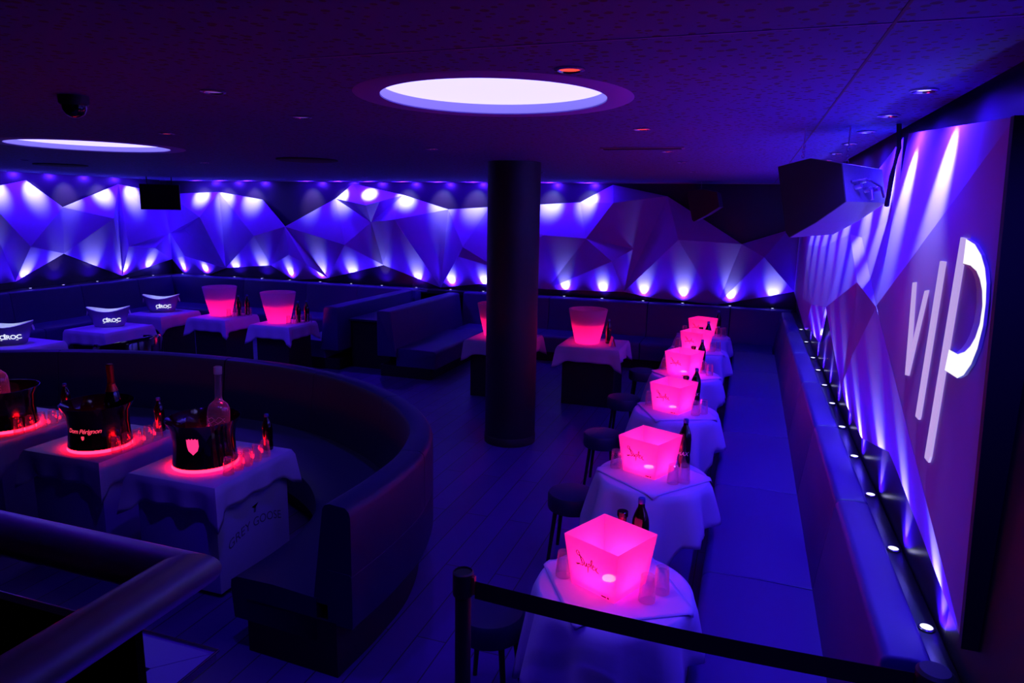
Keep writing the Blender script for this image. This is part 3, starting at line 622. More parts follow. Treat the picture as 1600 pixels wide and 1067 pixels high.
def square_table(x, y, hw, hd, i, label, label2, drop=0.175, tip=0.27, z=0.742, solid=None, rz=0.0):
    t = thing('square_table', label, 'table', (x, y, 0), rz)
    MB().box(-hw, -hd, z-0.03, hw, hd, z-0.004, bev=0.004).build('table_top', M_black, t)
    if solid:
        MB().box(-hw+0.02, -hd+0.02, 0.03, hw-0.02, hd-0.02, z-0.031, bev=0.004).build('body', solid, t)
    else:
        MB().box(-hw+0.05, -hd+0.05, 0.0, hw-0.05, hd-0.05, z-0.031).build('body', M_black, t)
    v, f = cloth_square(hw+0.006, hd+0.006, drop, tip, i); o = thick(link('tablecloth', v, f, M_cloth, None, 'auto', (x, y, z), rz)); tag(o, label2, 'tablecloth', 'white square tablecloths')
    return t
square_table(-1.775, 8.51, 0.375, 0.36, 1, 'square table right of the column under a white cloth', 'white square cloth on the table right of the column')
square_table(-2.95, 8.42, 0.40, 0.36, 2, 'square table half hidden behind the column', 'white square cloth on the table half hidden behind the column')
square_table(-6.22, 8.19, 0.315, 0.31, 3, 'square table left of the partition benches', 'white square cloth under the right one of the two left round buckets')
square_table(-7.40, 8.33, 0.325, 0.34, 4, 'square table under the left one of the two round buckets', 'white square cloth under the left one of the two left round buckets')
square_table(-8.45, 8.22, 0.34, 0.37, 5, 'square table under the farthest oval cooler', 'white square cloth under the farthest oval cooler')
square_table(-8.05, 6.93, 0.34, 0.37, 6, 'square table under the middle oval cooler', 'white square cloth under the middle oval cooler')
square_table(-8.05, 5.62, 0.34, 0.37, 7, 'square table under the nearest oval cooler at the left edge', 'white square cloth under the oval cooler at the left edge')
# booth tables: printed cube tables
TA = square_table(-3.22, 3.46, 0.325, 0.36, 8, 'cube table with printed side in the booth, right one of three', 'white cloth on the right booth table, lit pink', 0.16, 0.26, solid=M_box)
TB = square_table(-4.20, 3.50, 0.33, 0.34, 9, 'cube table in the booth, middle one of three', 'white cloth on the middle booth table, lit pink', 0.16, 0.26, solid=M_box)
TC = square_table(-5.17, 3.54, 0.34, 0.36, 10, 'cube table in the booth at the left edge', 'white cloth on the left booth table, cut by the frame', 0.16, 0.26, solid=M_box)
v, f = text_geo('GREY GOOSE', 0.085, 0, 0.0, 1.0)
pr = MB()
for q in [0]:
    vv = [(0.3062, p.x, 0.36 + p.y - 0.9*p.x*p.x) for p in v]; pr.add(vv, f)
pr.prism([(-0.03, 0.475), (0.0, 0.455), (0.035, 0.485), (0.012, 0.468), (0.006, 0.43), (-0.012, 0.43), (-0.008, 0.462)], 0, 0.3055, 0.3065)
pr.build('side_print', M_boxink, TA)['label'] = 'dark printed lettering and small bird on the table side'

# ------------------------------------------------------------------ glowing square buckets
PINK = (1.0, 0.003, 0.115)
def ribbon(mb, pts, w0, y, sc, ox, oz, sl):
    """pen stroke on the bucket face: pts in letter units, thickness varies along the stroke"""
    P = spline([(a, b) for a, b in pts], 5); n = len(P); v = []; f = []
    for i, p in enumerate(P):
        a = P[max(i-1, 0)]; b = P[min(i+1, n-1)]; tg = (b-a).normalized(); nr = Vector((-tg.y, tg.x))
        ww = w0*(0.5 + 0.9*abs(math.sin(PI*i/(n-1))))
        for s in (-1, 1):
            q = p + nr*ww*s; X = ox + q.x*sc; Z = oz + q.y*sc; v.append((X, y(Z) - 0.0012, Z))
    for i in range(n-1): f.append((2*i, 2*i+1, 2*i+3, 2*i+2))
    mb.add(v, f)
LOGO = [  # "Duplex" in brush script
    ([(0.00, 0.10), (0.05, 0.07), (0.12, 0.10), (0.20, 0.14)], 0.018),
    ([(0.20, 0.55), (0.10, 0.62), (0.04, 0.55), (0.10, 0.46), (0.24, 0.42), (0.36, 0.30), (0.34, 0.14), (0.20, 0.10), (0.05, 0.12)], 0.011),
    ([(0.13, 0.60), (0.20, 0.45), (0.27, 0.25), (0.30, 0.08)], 0.016),
    ([(0.40, 0.28), (0.39, 0.16), (0.44, 0.12), (0.49, 0.26), (0.48, 0.14), (0.53, 0.13)], 0.012),
    ([(0.55, 0.27), (0.54, 0.05), (0.53, -0.10)], 0.012), ([(0.55, 0.20), (0.60, 0.28), (0.63, 0.20), (0.56, 0.13)], 0.011),
    ([(0.66, 0.14), (0.74, 0.40), (0.70, 0.44), (0.67, 0.20), (0.71, 0.12)], 0.011),
    ([(0.73, 0.17), (0.80, 0.24), (0.76, 0.28), (0.74, 0.14), (0.80, 0.11), (0.86, 0.16)], 0.011),
    ([(0.84, 0.28), (0.92, 0.10), (1.02, 0.06)], 0.013), ([(0.96, 0.28), (0.86, 0.10)], 0.010)]
D_pink = bpy.data.lights.new('led_glow', 'POINT'); D_pink.energy = 17.0; D_pink.color = PINK; D_pink.shadow_soft_size = 0.02
def square_bucket():
    t = thing('square_ice_bucket', '', 'ice bucket')
    hb, ht, h, th = 0.118, 0.147, 0.238, 0.004
    def ring(a, z): return [(-a, -a, z), (a, -a, z), (a, a, z), (-a, a, z)]
    V = ring(hb, 0) + ring(ht, h) + ring(ht-th, h) + ring(hb-th, 0.02)
    F = [(0, 3, 2, 1)]
    for r in range(3):
        for i in range(4): k = (i+1) % 4; F.append((4*r+i, 4*r+k, 4*r+4+k, 4*r+4+i))
    F.append((12, 13, 14, 15))
    link('shell', V, F, M_pink, t)
    face = lambda z: -(hb + (ht-hb)*z/h)
    lg = MB()
    for pts, w_ in LOGO: ribbon(lg, pts, w_*1.15, face, 0.125, -0.085, 0.105, 0)
    lg.build('script_logo', M_ink, t, smooth=False)['label'] = 'black brush script lettering'
    MB().lathe([(0.03, 0.0205), (0.03, 0.026), (0.012, 0.032)], 20).build('led_puck', emis('led_lens', (1.0, 0.5, 0.35), 16.0), t)
    MB().box(0.05, -hb-0.002, 0.006, 0.075, -hb+0.002, 0.012).box(0.082, -hb-0.002, 0.006, 0.09, -hb+0.002, 0.014).build('base_marks', M_ink, t)
    lamp('led_light', D_pink, (0, 0, 0.06), t)
    return t
SB0 = square_bucket(); BR = math.radians(-26)
BKT = [(-0.482, 2.85, -26), (-0.505, 4.31, -24), (-0.51, 5.80, -24), (-0.545, 7.19, -24), (-0.52, 8.52, -22), (-0.515, 9.60, -22)]
for i, (x, y, a) in enumerate(BKT):
    lb = 'pink glowing square ice bucket with black script logo, ' + ORD[i]
    o = SB0 if i == 0 else dup(SB0, (x, y, 0.7535), lb)
    o.location = (x, y, 0.7535); o['label'] = lb; o['group'] = 'pink square ice buckets'; o.rotation_euler = (0, 0, math.radians(a))

# glasses: upturned faceted tumblers
def tumbler():
    mb = MB(); n = 20; v = []; f = []
    prof = [(0.0365, 0.0), (0.0365, 0.012), (0.031, 0.085), (0.0285, 0.118), (0.026, 0.1205)]
    for r, z in prof:
        for i in range(n*2):
            a = PI*i/n; rr = r*(1 - (0.035 if (i % 2 and 0.005 < z < 0.09) else 0)); v.append((rr*math.cos(a), rr*math.sin(a), z))
    m = n*2
    for j in range(len(prof)-1):
        for i in range(m): k = (i+1) % m; f.append((j*m+i, j*m+k, (j+1)*m+k, (j+1)*m+i))
    f.append(tuple((len(prof)-1)*m+i for i in range(m))[::-1])
    iv = [(0.0335, 0.0), (0.028, 0.085), (0.025, 0.105)]; b = len(v)
    for r, z in iv:
        for i in range(m): a = PI*i/n; v.append((r*math.cos(a), r*math.sin(a), z))
    for j in range(2):
        for i in range(m): k = (i+1) % m; f.append((b+j*m+k, b+j*m+i, b+(j+1)*m+i, b+(j+1)*m+k))
    f.append(tuple(b+2*m+i for i in range(m)))
    mb.add(v, f); o = mb.build('tumbler', M_glass, None, smooth=False); return tag(o, '', 'glass')
G0 = tumbler(); first = [True]
def glass(x, y, z, label, grp, s=1.0):
    if first[0]: o = G0; first[0] = False
    else: o = G0.copy(); C.objects.link(o)
    o.location = (x, y, z); o['label'] = label; o['group'] = grp; o.scale = (s, s, s); return o
NT = ['nearest round table', 'second nearest round table', 'third round table from the camera', 'fourth round table from the camera', 'fifth round table from the camera', 'farthest round table']
GP = {0: [(0.155, -0.075), (0.205, 0.015), (-0.235, -0.0)], 1: [(0.135, -0.115), (0.200, -0.08), (-0.245, 0.02)], 2: [(0.165, -0.08), (0.225, -0.01), (-0.235, 0.09)], 3: [(0.165, 0.11), (0.235, 0.03), (-0.23, 0.13)], 4: [(0.17, -0.02), (0.235, 0.05), (-0.24, 0.06)], 5: [(0.20, 0.0), (0.26, 0.05), (-0.25, 0.0)]}
for i, (x, y) in enumerate(RT):
    for k, (dx, dy) in enumerate(GP[i]):
        glass(x+dx, y+dy, 0.7535, 'upturned ribbed tumbler, ' + ['nearer right one', 'farther right one', 'left of the bucket'][k] + ' on the ' + NT[i], 'glasses on the round tables')

# bottles
def bottle(name, label, prof, body, cap_prof, capm, loc, lab=None, labz=None, labm=None, grp=None, cat='bottle', tilt=(0, 0)):
    t = thing(name, label, cat, loc, 0, grp); t.rotation_euler = (tilt[0], tilt[1], 0)
    MB().lathe(prof, 28).build('body', body, t)
    if cap_prof: MB().lathe(cap_prof, 24).build('cap', capm, t)
    if lab:
        MB().lathe(lab, 28, cap0=False, cap1=False).build('label_band', labm, t)
    return t
COLA = [(0.030, 0.0), (0.036, 0.006), (0.037, 0.05), (0.034, 0.075), (0.037, 0.10), (0.037, 0.165), (0.034, 0.195), (0.024, 0.225), (0.015, 0.245), (0.013, 0.265)]
COLA = [(r*1.12, z*1.14) for r, z in COLA]
CCAP = [(0.0165, 0.300), (0.0170, 0.302), (0.0170, 0.322), (0.015, 0.325)]
JUICE = [(0.028, 0.0), (0.032, 0.006), (0.033, 0.12), (0.030, 0.15), (0.021, 0.18), (0.020, 0.21), (0.022, 0.225)]
JCAP = [(0.0255, 0.225), (0.0262, 0.228), (0.0262, 0.248), (0.024, 0.25)]
vmax, fmax = text_geo('MAX', 0.035, 0.25, 0.001)
COL_P = [(0.07, 0.25), (0.17, 0.20), (0.135, 0.25), (0.13, 0.27), (0.10, 0.24), (0.175, 0.22)]
for i, (x, y) in enumerate(RT):
    dx, dy = COL_P[i]
    t = bottle('cola_bottle', 'dark cola bottle behind the bucket on the ' + NT[i], COLA, M_cola, CCAP, M_blue, (x+dx, y+dy, 0.7535), grp='cola bottles on the round tables')
    mb = MB(); mb.add(wrap(vmax, lambda z: 0.0425, math.radians(-100), 0.10), fmax); o = mb.build('lettering', M_label, t, smooth=False); o['label'] = 'pale lettering on the label'
    if i in (0, 2, 3, 4):
        bottle('juice_bottle', 'amber juice bottle with dark cap on the ' + NT[i], JUICE, M_juice, JCAP, M_gloss, (x+dx-0.085, y+dy-0.01, 0.7535), grp='juice bottles on the round tables')

# ------------------------------------------------------------------ round glowing buckets
D_pot = bpy.data.lights.new('pot_glow', 'POINT'); D_pot.energy = 6.5; D_pot.color = (1.0, 0.006, 0.11); D_pot.shadow_soft_size = 0.05
def pot(x, y, sc_, label):
    t = thing('round_ice_bucket', label, 'ice bucket', (x, y, 0.7455), 0, 'pink round ice buckets'); s = sc_
    MB().lathe([(0.145*s, 0.0), (0.152*s, 0.006), (0.205*s, 0.22), (0.245*s, 0.425), (0.242*s, 0.432), (0.215*s, 0.432), (0.212*s, 0.425), (0.17*s, 0.215)], 56, cap1=False).build('shell', M_pot, t)
    MB().lathe([(0.1715*s, 0.235), (0.172*s, 0.25)], 48).build('false_floor', M_pot, t)
    lamp('led_light', D_pot, (0, 0, 0.09), t)
    return t
pot(-1.86, 8.50, 1.0, 'pink glowing round bucket right of the column')
pot(-3.10, 8.50, 1.0, 'pink glowing round bucket mostly hidden behind the column')
pot(-6.30, 8.20, 1.0, 'pink glowing round bucket, right one of the two on the left')
pot(-7.48, 8.38, 1.0, 'pink glowing round bucket, left one of the two on the left')
# small bottles and glasses beside them
def set_by_pot(x, y, where, nb, ng, dirx=1):
    for k in range(nb):
        bottle('cola_bottle', 'small dark %s bottle beside the %s' % (['front', 'rear'][k % 2], where), [(r*0.9, z*0.95) for r, z in COLA], M_cola, [(r*0.9, z*0.95) for r, z in CCAP], M_blue, (x + 0.0+0.06*k, y+0.12*k, 0.746), grp='bottles on the far tables')
    for k in range(ng):
        glass(x - 0.04 + 0.055*k, y-0.17+0.085*k, 0.746, 'small tumbler, ' + NTH[k] + ' in line, beside the ' + where, 'glasses on the far tables')
set_by_pot(-6.03, 8.28, 'right one of two left round buckets', 2, 4)
set_by_pot(-7.20, 8.44, 'left one of two left round buckets', 2, 4)
set_by_pot(-1.60, 8.55, 'round bucket right of the column', 1, 0)
t = thing('table_card', 'small purple standing card beside the dark bottle on the table right of the column', 'card', (-1.52, 8.40, 0.745), math.radians(25))
MB().prism([(-0.035, 0.0), (0.0, 0.12), (0.003, 0.12), (0.038, 0.0), (0.034, 0.0), (0.0015, 0.112), (-0.031, 0.0)], 1, -0.05, 0.05).build('folded_card', mat('card_stock', (0.45, 0.2, 0.35), 0.6), t)

# ------------------------------------------------------------------ oval silver coolers
def bowl(x, y, rz, i, label):
    t = thing('oval_cooler', label, 'ice bucket', (x, y, 0.746), rz, 'silver oval coolers with white lettering')
    A, B = 0.25, 0.16; n = 56; v = []; f = []
    lv = [(0.66, 0.0, 0), (0.72, 0.01, 0), (0.82, 0.07, 0), (0.92, 0.14, 0), (1.0, 0.21, 1), (0.975, 0.214, 1), (0.90, 0.14, 0), (0.70, 0.03, 0)]
    for s, z, tp in lv:
        for k in range(n):
            a = 2*PI*k/n; lift = 0.055*abs(math.cos(a))**1.8 * (z/0.21)
            fl = 1 + 0.05*abs(math.cos(a))**3*(z/0.21)
            v.append((A*s*fl*math.cos(a), B*s*math.sin(a), z + lift))
    for j in range(4):
        for k in range(n): l = (k+1) % n; f.append((j*n+k, j*n+l, (j+1)*n+l, (j+1)*n+k))
    f.append(tuple(range(n))[::-1]); o1 = link('shell', v[:5*n], f, M_silver, t, 'auto')
    f2 = []
    for j in range(3):
        for k in range(n): l = (k+1) % n; f2.append((j*n+k, j*n+l, (j+1)*n+l, (j+1)*n+k))
    f2.append(tuple(3*n+k for k in range(n))); link('liner', v[4*n:], f2, M_white, t, 'auto')['label'] = 'white inner shell and rim'
    for sx in (-1, 1):
        MB().lathe([(0.036, 0), (0.036, 0.004), (0.03, 0.006)], 20, T=Matrix.Translation((sx*A*1.0, 0, 0.185)) @ Matrix.Rotation(sx*math.radians(78), 4, 'Y')).build('handle_opening', M_white, t)
    tv, tf = text_geo('CÎROC', 0.07, 0, 0.002, 0.95)
    def on_side(p, z0):
        z = z0 + p.y; s = 0.74 + 0.24*(z/0.21); xx = p.x + 0.05; yy = -B*s*math.sqrt(max(0, 1-(xx/(A*s))**2)) - 0.004; return (xx, yy, z)
    mb = MB(); mb.add([on_side(p, 0.095) for p in tv], tf)
    bar = [Vector((a, b, 0)) for a, b in ((-0.10, -0.036), (0.07, -0.036), (0.07, -0.030), (-0.10, -0.030))]; mb.add([on_side(p, 0.095) for p in bar], [(0, 1, 2, 3)])
    mb.build('lettering', emis('backlit_lettering', (0.75, 0.8, 1.0), 1.1) if 'backlit_lettering' not in MATS else MATS['backlit_lettering'], t, smooth=False)['label'] = 'glowing white block lettering'
    lamp('led_light', D_bowl, (0, 0, 0.12), t)
    return t
D_bowl = bpy.data.lights.new('cooler_glow', 'POINT'); D_bowl.energy = 0.5; D_bowl.color = (0.75, 0.9, 0.8); D_bowl.shadow_soft_size = 0.03
bowl(-8.50, 8.27, math.radians(32), 0, 'silver oval cooler with white rim, farthest from the camera of the three')
bowl(-8.10, 6.98, math.radians(38), 1, 'silver oval cooler with glowing white lettering, middle of the three')
bowl(-8.10, 5.62, math.radians(40), 2, 'silver oval cooler with glowing white lettering, cut by the left edge')
def tub(x, y, rz, label):
    t = thing('tub_chair', label, 'chair', (x, y, 0), rz, 'black rounded tub chairs at the oval cooler tables')
    v = []; f = []; m = 28; prof = [(0.0, 0.02), (0.0, 0.66), (0.02, 0.70), (0.05, 0.70), (0.07, 0.66), (0.07, 0.40), (0.07, 0.02)]
    for i in range(m+1):
        a = PI*(-0.12) + PI*1.24*i/m; hh = 1 + 0.10*max(0, math.sin(a))
        for d_, z in prof: v.append(((0.42-d_)*math.cos(a), -(0.36-d_)*math.sin(a), z*hh if z > 0.5 else z))
    n = len(prof)
    for i in range(m):
        for k in range(n): l = (k+1) % n; f.append((i*n+k, i*n+l, (i+1)*n+l, (i+1)*n+k))
    f.append(tuple(range(n))[::-1]); f.append(tuple(m*n+k for k in range(n)))
    link('shell', v, f, M_gloss, t, 'auto')
    MB().lathe([(0.30, 0.20), (0.33, 0.22), (0.34, 0.40), (0.30, 0.43), (0.0001, 0.435)], 36, sy=0.85, T=Matrix.Translation((0, 0.01, 0))).build('seat', M_black, t)
tub(-7.27, 6.50, math.radians(90), 'black rounded tub chair in front of the middle oval cooler table')
tub(-7.29, 5.30, math.radians(90), 'black rounded tub chair in front of the oval cooler table at the left edge')

# ------------------------------------------------------------------ black champagne tubs in the booth
TUBP = [(0.200, 0.020), (0.197, 0.03), (0.188, 0.10), (0.186, 0.17), (0.198, 0.25), (0.228, 0.305)]
def tub_r(z):
    for (r0, z0), (r1, z1) in zip(TUBP[:-1], TUBP[1:]):
        if z0 <= z <= z1: return r0 + (r1-r0)*(z-z0)/(z1-z0)
    return 0.2
D_tub = bpy.data.lights.new('tub_glow', 'POINT'); D_tub.energy = 2.5; D_tub.color = (1, 0.01, 0.14); D_tub.shadow_soft_size = 0.03
M_glow = emis('pink_base_ring', (1.0, 0.0022, 0.009), 48.0)
def champ_tub(x, y, label):
    t = thing('champagne_tub', label, 'ice bucket', (x, y, 0.745), 0, 'black champagne tubs in the booth')
    MB().lathe(TUBP + [(0.224, 0.305), (0.192, 0.25), (0.180, 0.17), (0.182, 0.06), (0.18, 0.05)], 64, cap1=True).build('shell', M_gloss, t)
    MB().lathe([(0.203, 0.0), (0.199, 0.019)], 56).build('glow_base', M_glow, t)['label'] = 'pink glowing base ring'
    MB().lathe([(0.12, 0.052), (0.12, 0.056)], 40).build('glow_floor', emis('dim_red_floor', (0.5, 0.0, 0.05), 0.25) if 'dim_red_floor' not in MATS else MATS['dim_red_floor'], t)
    lamp('led_light', D_tub, (0, 0, 0.12), t)
    return t
A1_ = champ_tub(-3.24, 3.41, 'black flared champagne tub with a pink shield, holding a clear bottle')
A2_ = champ_tub(-4.15, 3.42, 'black flared champagne tub with pink script lettering, middle of three')
A3_ = champ_tub(-5.11, 3.46, 'black flared champagne tub cut by the left edge')
sh = []
for p in ((-0.036, 0.05), (-0.03, 0.044), (-0.02, 0.053), (-0.008, 0.046), (0.0, 0.055), (0.008, 0.046), (0.02, 0.053), (0.03, 0.044), (0.036, 0.05), (0.036, 0.0), (0.028, -0.028), (0.0, -0.055), (-0.028, -0.028), (-0.036, 0.0)): sh.append(Vector((p[0], p[1], 0)))
mb = MB(); mb.add(wrap([Vector((0, 0, 0))] + sh, tub_r, math.radians(-68), 0.17), [(0, i+1, (i+1) % 14+1) for i in range(14)]); mb.build('shield_emblem', emis('pink_shield_window', (1.0, 0.03, 0.2), 1.3), A1_, smooth=False)['label'] = 'pink glowing shield'
tv, tf = text_geo('Dom Pérignon', 0.042, 0.35, 0.0008, 0.92)
mb = MB(); mb.add(wrap(tv, tub_r, math.radians(-72), 0.15), tf)
hv = [Vector((p[0]*0.28, p[1]*0.28, 0)) for p in sh]; mb.add(wrap([Vector((0, 0, 0))] + hv, tub_r, math.radians(-72), 0.105), [(0, i+1, (i+1) % 14+1) for i in range(14)])
mb.build('script_lettering', emis('red_script', (1.0, 0.05, 0.12), 0.9), A2_, smooth=False)['label'] = 'pink script lettering with a tiny shield'
# bottles standing in the tubs
VOD = [(0.044, 0.0), (0.05, 0.01), (0.052, 0.20), (0.0505, 0.222), (0.044, 0.240), (0.030, 0.254), (0.019, 0.264), (0.0165, 0.28), (0.0155, 0.40), (0.0185, 0.405), (0.0185, 0.43)]
M_vod = clear('bottle_glass', (0.95, 0.9, 0.95), 0.12, 0.9)
def vodka(x, y, z, s, label, tilt):
    t = thing('clear_bottle', label, 'bottle', (x, y, z)); t.rotation_euler = tilt
    MB().lathe([(r*s, q*s) for r, q in VOD[:-2]], 36).build('body', M_vod, t)
    MB().lathe([(r*s, q*s) for r, q in ((0.0185, 0.395), (0.0192, 0.40), (0.0192, 0.43), (0.016, 0.432))], 20).build('cap', M_frost, t)
    rnd = random.Random(4); mb = MB()
    for j in range(9):                      # etched wavy net on the front
        pts = []
        for k in range(13):
            a = math.radians(-150 + 11*k); pts.append((0.0535*s*math.cos(a), 0.0535*s*math.sin(a), (0.05 + 0.017*j + 0.007*math.sin(k*1.7+j*2.1) + rnd.uniform(-.002, .002))*s))
        mb.tube(pts, 0.0008, 4)
    mb.build('etched_net', mat('etched_white', (0.9, 0.7, 0.8), 0.5), t)
    return t
vodka(-3.18, 3.47, 0.805, 1.33, 'tall clear vodka bottle with etched pattern standing in the right booth tub', (0, math.radians(3), 0))
vodka(-5.13, 3.44, 0.805, 1.42, 'clear bottle in the tub at the left edge', (0, math.radians(-2), 0))
CH = [(0.04, 0.0), (0.044, 0.01), (0.044, 0.15), (0.040, 0.19), (0.026, 0.235), (0.017, 0.26), (0.0155, 0.335)]
t = thing('champagne_bottle', 'dark champagne bottle with orange neck foil in the middle booth tub', 'bottle', (-4.10, 3.50, 0.803)); s = 1.34
MB().lathe([(r*s, z*s) for r, z in CH], 32).build('body', M_gloss, t)
MB().lathe([(0.029*s, 0.232*s), (0.0195*s, 0.262*s), (0.0185*s, 0.27*s)], 28, cap0=False, cap1=False).build('neck_collar', M_orange, t)
MB().lathe([(0.0175*s, 0.272*s), (0.0165*s, 0.33*s), (0.0185*s, 0.34*s), (0.0175*s, 0.368*s), (0.012*s, 0.374*s)], 24).build('neck_foil', mat('dark_red_foil', (0.25, 0.02, 0.02), 0.35, metal=0.5), t)
for i, (x, y, nm) in enumerate(((-3.22, 3.46, 'right booth table'), (-4.20, 3.50, 'middle booth table'), (-5.17, 3.54, 'left booth table'))):
    for k in range(5):
        gx = (x + 0.265, x + 0.292, x + 0.30)[i]
        glass(gx, y - 0.17 + 0.087*k, 0.746, 'upturned tumbler on the ' + nm + ', ' + NTH[k] + ' from the front', 'glasses on the booth tables', 0.92)
    bottle('cola_bottle', 'dark cola bottle behind the glasses on the ' + nm, [(r*.85, z*.78) for r, z in COLA], M_cola, [(r*.85, z*.78) for r, z in CCAP], M_blue, (x + 0.20, y + 0.29, 0.747), grp='bottles on the booth tables')

# ------------------------------------------------------------------ stools
def stool():
    t = thing('stool', '', 'stool')
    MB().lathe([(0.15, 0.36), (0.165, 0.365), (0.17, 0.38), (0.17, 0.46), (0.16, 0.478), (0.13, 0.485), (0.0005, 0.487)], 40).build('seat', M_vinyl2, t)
    for k in range(4):
        a = PI/4 + k*PI/2; mb = MB(); mb.tube([(0.13*math.cos(a), 0.13*math.sin(a), 0.37), (0.18*math.cos(a), 0.18*math.sin(a), 0.0)], [0.016, 0.012], 10); mb.build('leg', M_black, t)
    return t
ST = stool()
SL = ['dark round stool at the lower edge, left of the nearest round table', 'dark round stool left of the second round table', 'dark round stool left of the third round table', 'dark round stool left of the fourth round table', 'dark round stool left of the fifth round table']
for i, p in enumerate([(-1.06, 2.88, 0), (-1.03, 4.42, 0), (-1.09, 5.78, 0), (-1.13, 7.05, 0), (-1.12, 8.38, 0)]):
    o = ST if i == 0 else dup(ST, p, ''); o.location = p; o['label'] = SL[i]; o['group'] = 'stools at the round tables'

# ------------------------------------------------------------------ hung loudspeakers and screen
def loudspeaker(label, TL, right, up, depth, chains, detail=True, sc_=1.0, group=None):
    """hexagonal-faced cabinet: TL top-left front corner, right/up/depth unit vectors"""
    TL = Vector(TL); rx = Vector(right).normalized(); ux = Vector(up).normalized(); dx = Vector(depth)
    t = thing('hanging_loudspeaker', label, 'loudspeaker', TL, 0, group)
    front = [(0.0, 0.0), (0.20, 0.035), (0.385, 0.0), (0.43, -0.19), (0.27, -0.30), (0.115, -0.385), (0.09, -0.36)]
    front = [(a*sc_, b*sc_) for a, b in front]
    F = [rx*a + ux*b for a, b in front]; n = len(F); ctr = sum(F, Vector())/n
    B = [p + dx for p in F]
    B = [ctr + dx + (p - dx - ctr)*0.92 for p in B]
    link('cabinet', F + B, [tuple(range(n)), tuple(range(n, 2*n))[::-1]] + [(i, (i+1) % n, (i+1) % n+n, i+n) for i in range(n)], M_spk, t)
    fn = -dx.normalized()
    G = [ctr + (p-ctr)*0.985 + fn*0.006 for p in F]; G2 = [ctr + (p-ctr)*0.985 for p in F]
    link('grille', G + G2, [tuple(range(n)), tuple(range(n, 2*n))[::-1]] + [(i, (i+1) % n, (i+1) % n+n, i+n) for i in range(n)], M_grille, t)
    if detail:
        sd = (F[3]-F[2]).normalized(); c0 = F[2] + sd*0.09*sc_ + dx*0.45; out = sd.cross(dx.normalized()); 
        if out.dot(rx) < 0: out = -out
        mb = MB(); dn = dx.normalized()
        mb.tube([c0 - dn*0.11, c0 - dn*0.06 + out*0.03, c0 + out*0.035, c0 + dn*0.09 + out*0.035 + sd*0.03, c0 + dn*0.13 + sd*0.08 + out*0.02], 0.006, 8)
        mb.build('cable', M_spk, t)
        for a, b in ((-0.08, 0.03), (0.0, 0.045), (0.07, 0.04), (-0.03, 0.0)):
            p = c0 + dn*a + sd*b; m_ = MB(); m_.tube([p, p + out*0.035], 0.012, 12); m_.build('connector', M_metal, t)
        p = c0 + dn*0.0 + sd*0.05; m_ = MB(); m_.tube([p+out*0.035, p + out*0.035 + sd*0.05], 0.009, 10); m_.build('plug', M_metal, t)
    for q, p in chains:
        a = Vector(q) - TL; b = Vector(p) - TL; m_ = MB(); k = 16; L = (b-a)
        for i in range(k):
            if i % 2: continue
        m_.tube([a + L*0.0, a + L*0.45], 0.0035, 8); 
        for i in range(6):
            c = a + L*(0.5 + 0.083*i); u = L.normalized(); s_ = Vector((1, 0, 0)) if i % 2 else Vector((0, 1, 0)); h = L.length*0.05
            pts = [c + u*h*math.cos(2*PI*j/10) + s_*0.008*math.sin(2*PI*j/10) for j in range(10)]; m_.tube(pts, 0.0022, 6, closed=True)
        m_.build('hanging_chain', M_metal, t)
    return t
loudspeaker('big black loudspeaker hung by chains from the ceiling left of the sign', (0.117, 4.20, 2.656), (0.302, -0.25, 0.0), (0, 0, 1), (0.24, 0.29, 0.0),
            [((0.235, 4.12, H), (0.235, 4.12, 2.69)), ((0.45, 4.10, H), (0.45, 4.10, 2.655))])
loudspeaker('distant dark loudspeaker hung near the far right corner of the ceiling', (-0.95, 10.9, 2.70), (1, -0.15, 0), (0, 0, 1), (0.06, 0.35, 0), [((-0.75, 11.0, H), (-0.75, 11.0, 2.735))], False, 1.15)
t = thing('hanging_screen', 'small black screen hung from the ceiling in front of the left corner', 'screen', (-10.10, 9.98, 2.27), math.radians(38))
MB().box(-0.325, -0.03, 0, 0.325, 0.03, 0.45, bev=0.006).build('housing', M_black, t)
MB().box(-0.31, -0.033, 0.015, 0.31, -0.0305, 0.435).build('screen_glass', M_gloss, t)
for sx in (-0.2, 0.2): mb = MB(); mb.tube([(sx, 0, 0.44), (sx, 0, 0.58)], 0.01, 10); mb.build('ceiling_bracket', M_black, t)
mb = MB(); mb.tube([(0.66, 4.02, 2.85), (0.665, 3.98, 2.73), (0.655, 4.02, 2.6), (0.66, 4.1, 2.45)], 0.012, 10)
tag(mb.build('cable_bundle', M_black), 'dark cable hanging from the ceiling behind the loudspeaker beside the sign', 'cable')

# ------------------------------------------------------------------ belt barrier
t = thing('belt_post', 'dark barrier post holding the black belt in the foreground', 'barrier post', (-0.965, 2.31, 0))
MB().lathe([(0.17, 0.0), (0.17, 0.012), (0.15, 0.02), (0.04, 0.03)], 40).build('foot', M_black, t)
MB().lathe([(0.032, 0.02), (0.032, 0.93)], 28).build('pole', M_black, t)
MB().lathe([(0.040, 0.90), (0.0415, 0.905), (0.0415, 0.995), (0.036, 1.0), (0.034, 0.992)], 32).build('belt_head', M_black, t)
MB().box(0.036, -0.012, 0.91, 0.052, 0.012, 0.985, bev=0.003).build('belt_clip', mat('red_clip', (0.35, 0.01, 0.02), 0.4), t)
bl = MB(); n = 24; v = []; f = []
for i in range(n+1):
    s = i/n; x = -0.915 + 1.56*s; y = 2.31 + 0.0*s; sag = -0.02*math.sin(PI*s); z = 0.965 - 0.01*s + sag
    v += [(x, y-0.0008, z), (x, y-0.0008, z-0.074), (x, y+0.0008, z-0.074), (x, y+0.0008, z)]
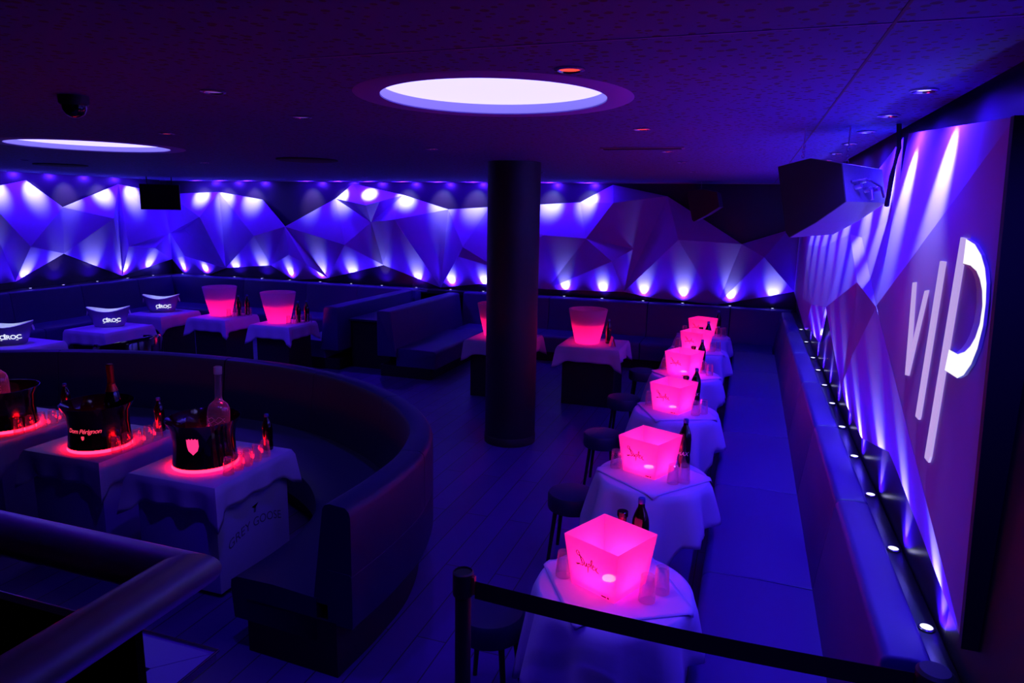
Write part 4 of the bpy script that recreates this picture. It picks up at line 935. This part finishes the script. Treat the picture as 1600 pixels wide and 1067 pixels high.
for i in range(n):
    for k in range(4): l = (k+1) % 4; f.append((i*4+k, i*4+l, (i+1)*4+l, (i+1)*4+k))
f += [(0, 1, 2, 3), (n*4+3, n*4+2, n*4+1, n*4)]
tag(bl.add(v, f).build('barrier_belt', mat('black_webbing', (0.012, 0.004, 0.005), 0.85)), 'black webbing belt stretched across the lower right of the photo', 'belt')
t = thing('belt_wall_clip', 'dark belt receiver standing at the near end of the right banquette', 'belt clip', (0.665, 2.30, 0.0))
MB().lathe([(0.035, 0.0), (0.035, 0.90)], 24).build('pole', M_black, t)
MB().lathe([(0.05, 0.88), (0.055, 0.89), (0.055, 0.975), (0.045, 0.985)], 28).build('belt_head', M_black, t)

# ------------------------------------------------------------------ stair railing in the foreground and the stair wall below it
t = thing('metal_railing', 'satin metal railing with a sharp mitred corner in the lower left foreground', 'railing', (-0.62, 0.603, 0))
def rail(a, b, k0, k1, name):
    """round handrail from a to b; k0,k1: +-1 mitres the end at 45 degrees, 0 cuts it square"""
    a = Vector(a); b = Vector(b); d = (b-a).normalized(); side = Vector((d.y, -d.x, 0)); up = Vector((0, 0, 1)); n = 40; v = []; f = []
    for p, mk in ((a, k0), (b, k1)):
        for k in range(n):
            an = 2*PI*k/n; q = p + side*0.031*math.cos(an) + up*0.026*math.sin(an) + d*(mk*0.031*math.cos(an)); v.append(q)
    for k in range(n): l = (k+1) % n; f.append((k, l, n+l, n+k))
    f.append(tuple(range(n))[::-1]); f.append(tuple(range(n, 2*n)))
    return link(name, v, f, M_metal, t, 'auto')
HZ = 1.957
rail((-1.6, 0, HZ), (0, 0, HZ), 0, -1, 'handrail')
rail((0, 0, HZ), (0, -1.6, HZ), 1, 0, 'handrail')
for p in ((-0.62, -0.02), (-0.02, -0.62), (-1.4, -0.02)):
    mb = MB(); mb.tube([(p[0], p[1], 0.9), (p[0], p[1], HZ-0.02)], 0.012, 14); mb.build('post', M_metal, t)
gl = MB().box(-1.55, -0.006, 1.0, -0.08, 0.006, 1.86); gl.build('infill_panel', mat('smoked_panel', (0.01, 0.01, 0.013), 0.15), t)
struct(MB().box(-3.2, -1.5, 0.0, 0.2, 0.66, 0.90).build('trim_4', M_black))        # raised landing the railing stands on
struct(MB().box(-1.75, 0.66, 0.0, -1.62, 1.54, 0.885).build('trim_5', M_black))
t = thing('stair_wall_cap', 'dark blue lit L-shaped board cap with a mitred corner under the railing', 'wall cap', (-1.61, 1.68, 0.9))
v = [(0, 0), (-0.14, -0.14), (-1.5, -0.14), (-1.5, 0)]
MB().prism([(0, 0), (-0.14, -0.14), (-1.4, -0.14), (-1.4, 0)], 2, -0.03, 0.0).build('board', mat('blue_grey_board', (0.12, 0.05, 0.3), 0.4), t)
MB().prism([(0.001, -0.002), (-0.139, -0.142), (-0.139, -1.0), (0.001, -1.0)], 2, -0.03, 0.0).build('board', mat('blue_grey_board', (0.12, 0.05, 0.3), 0.4), t)
mb = MB(); mb.tube([(-1.4, 0.005, 0.004), (0.005, 0.005, 0.004), (0.005, -1.0, 0.004)], 0.006, 8); mb.build('edge_bead', M_chrome, t)
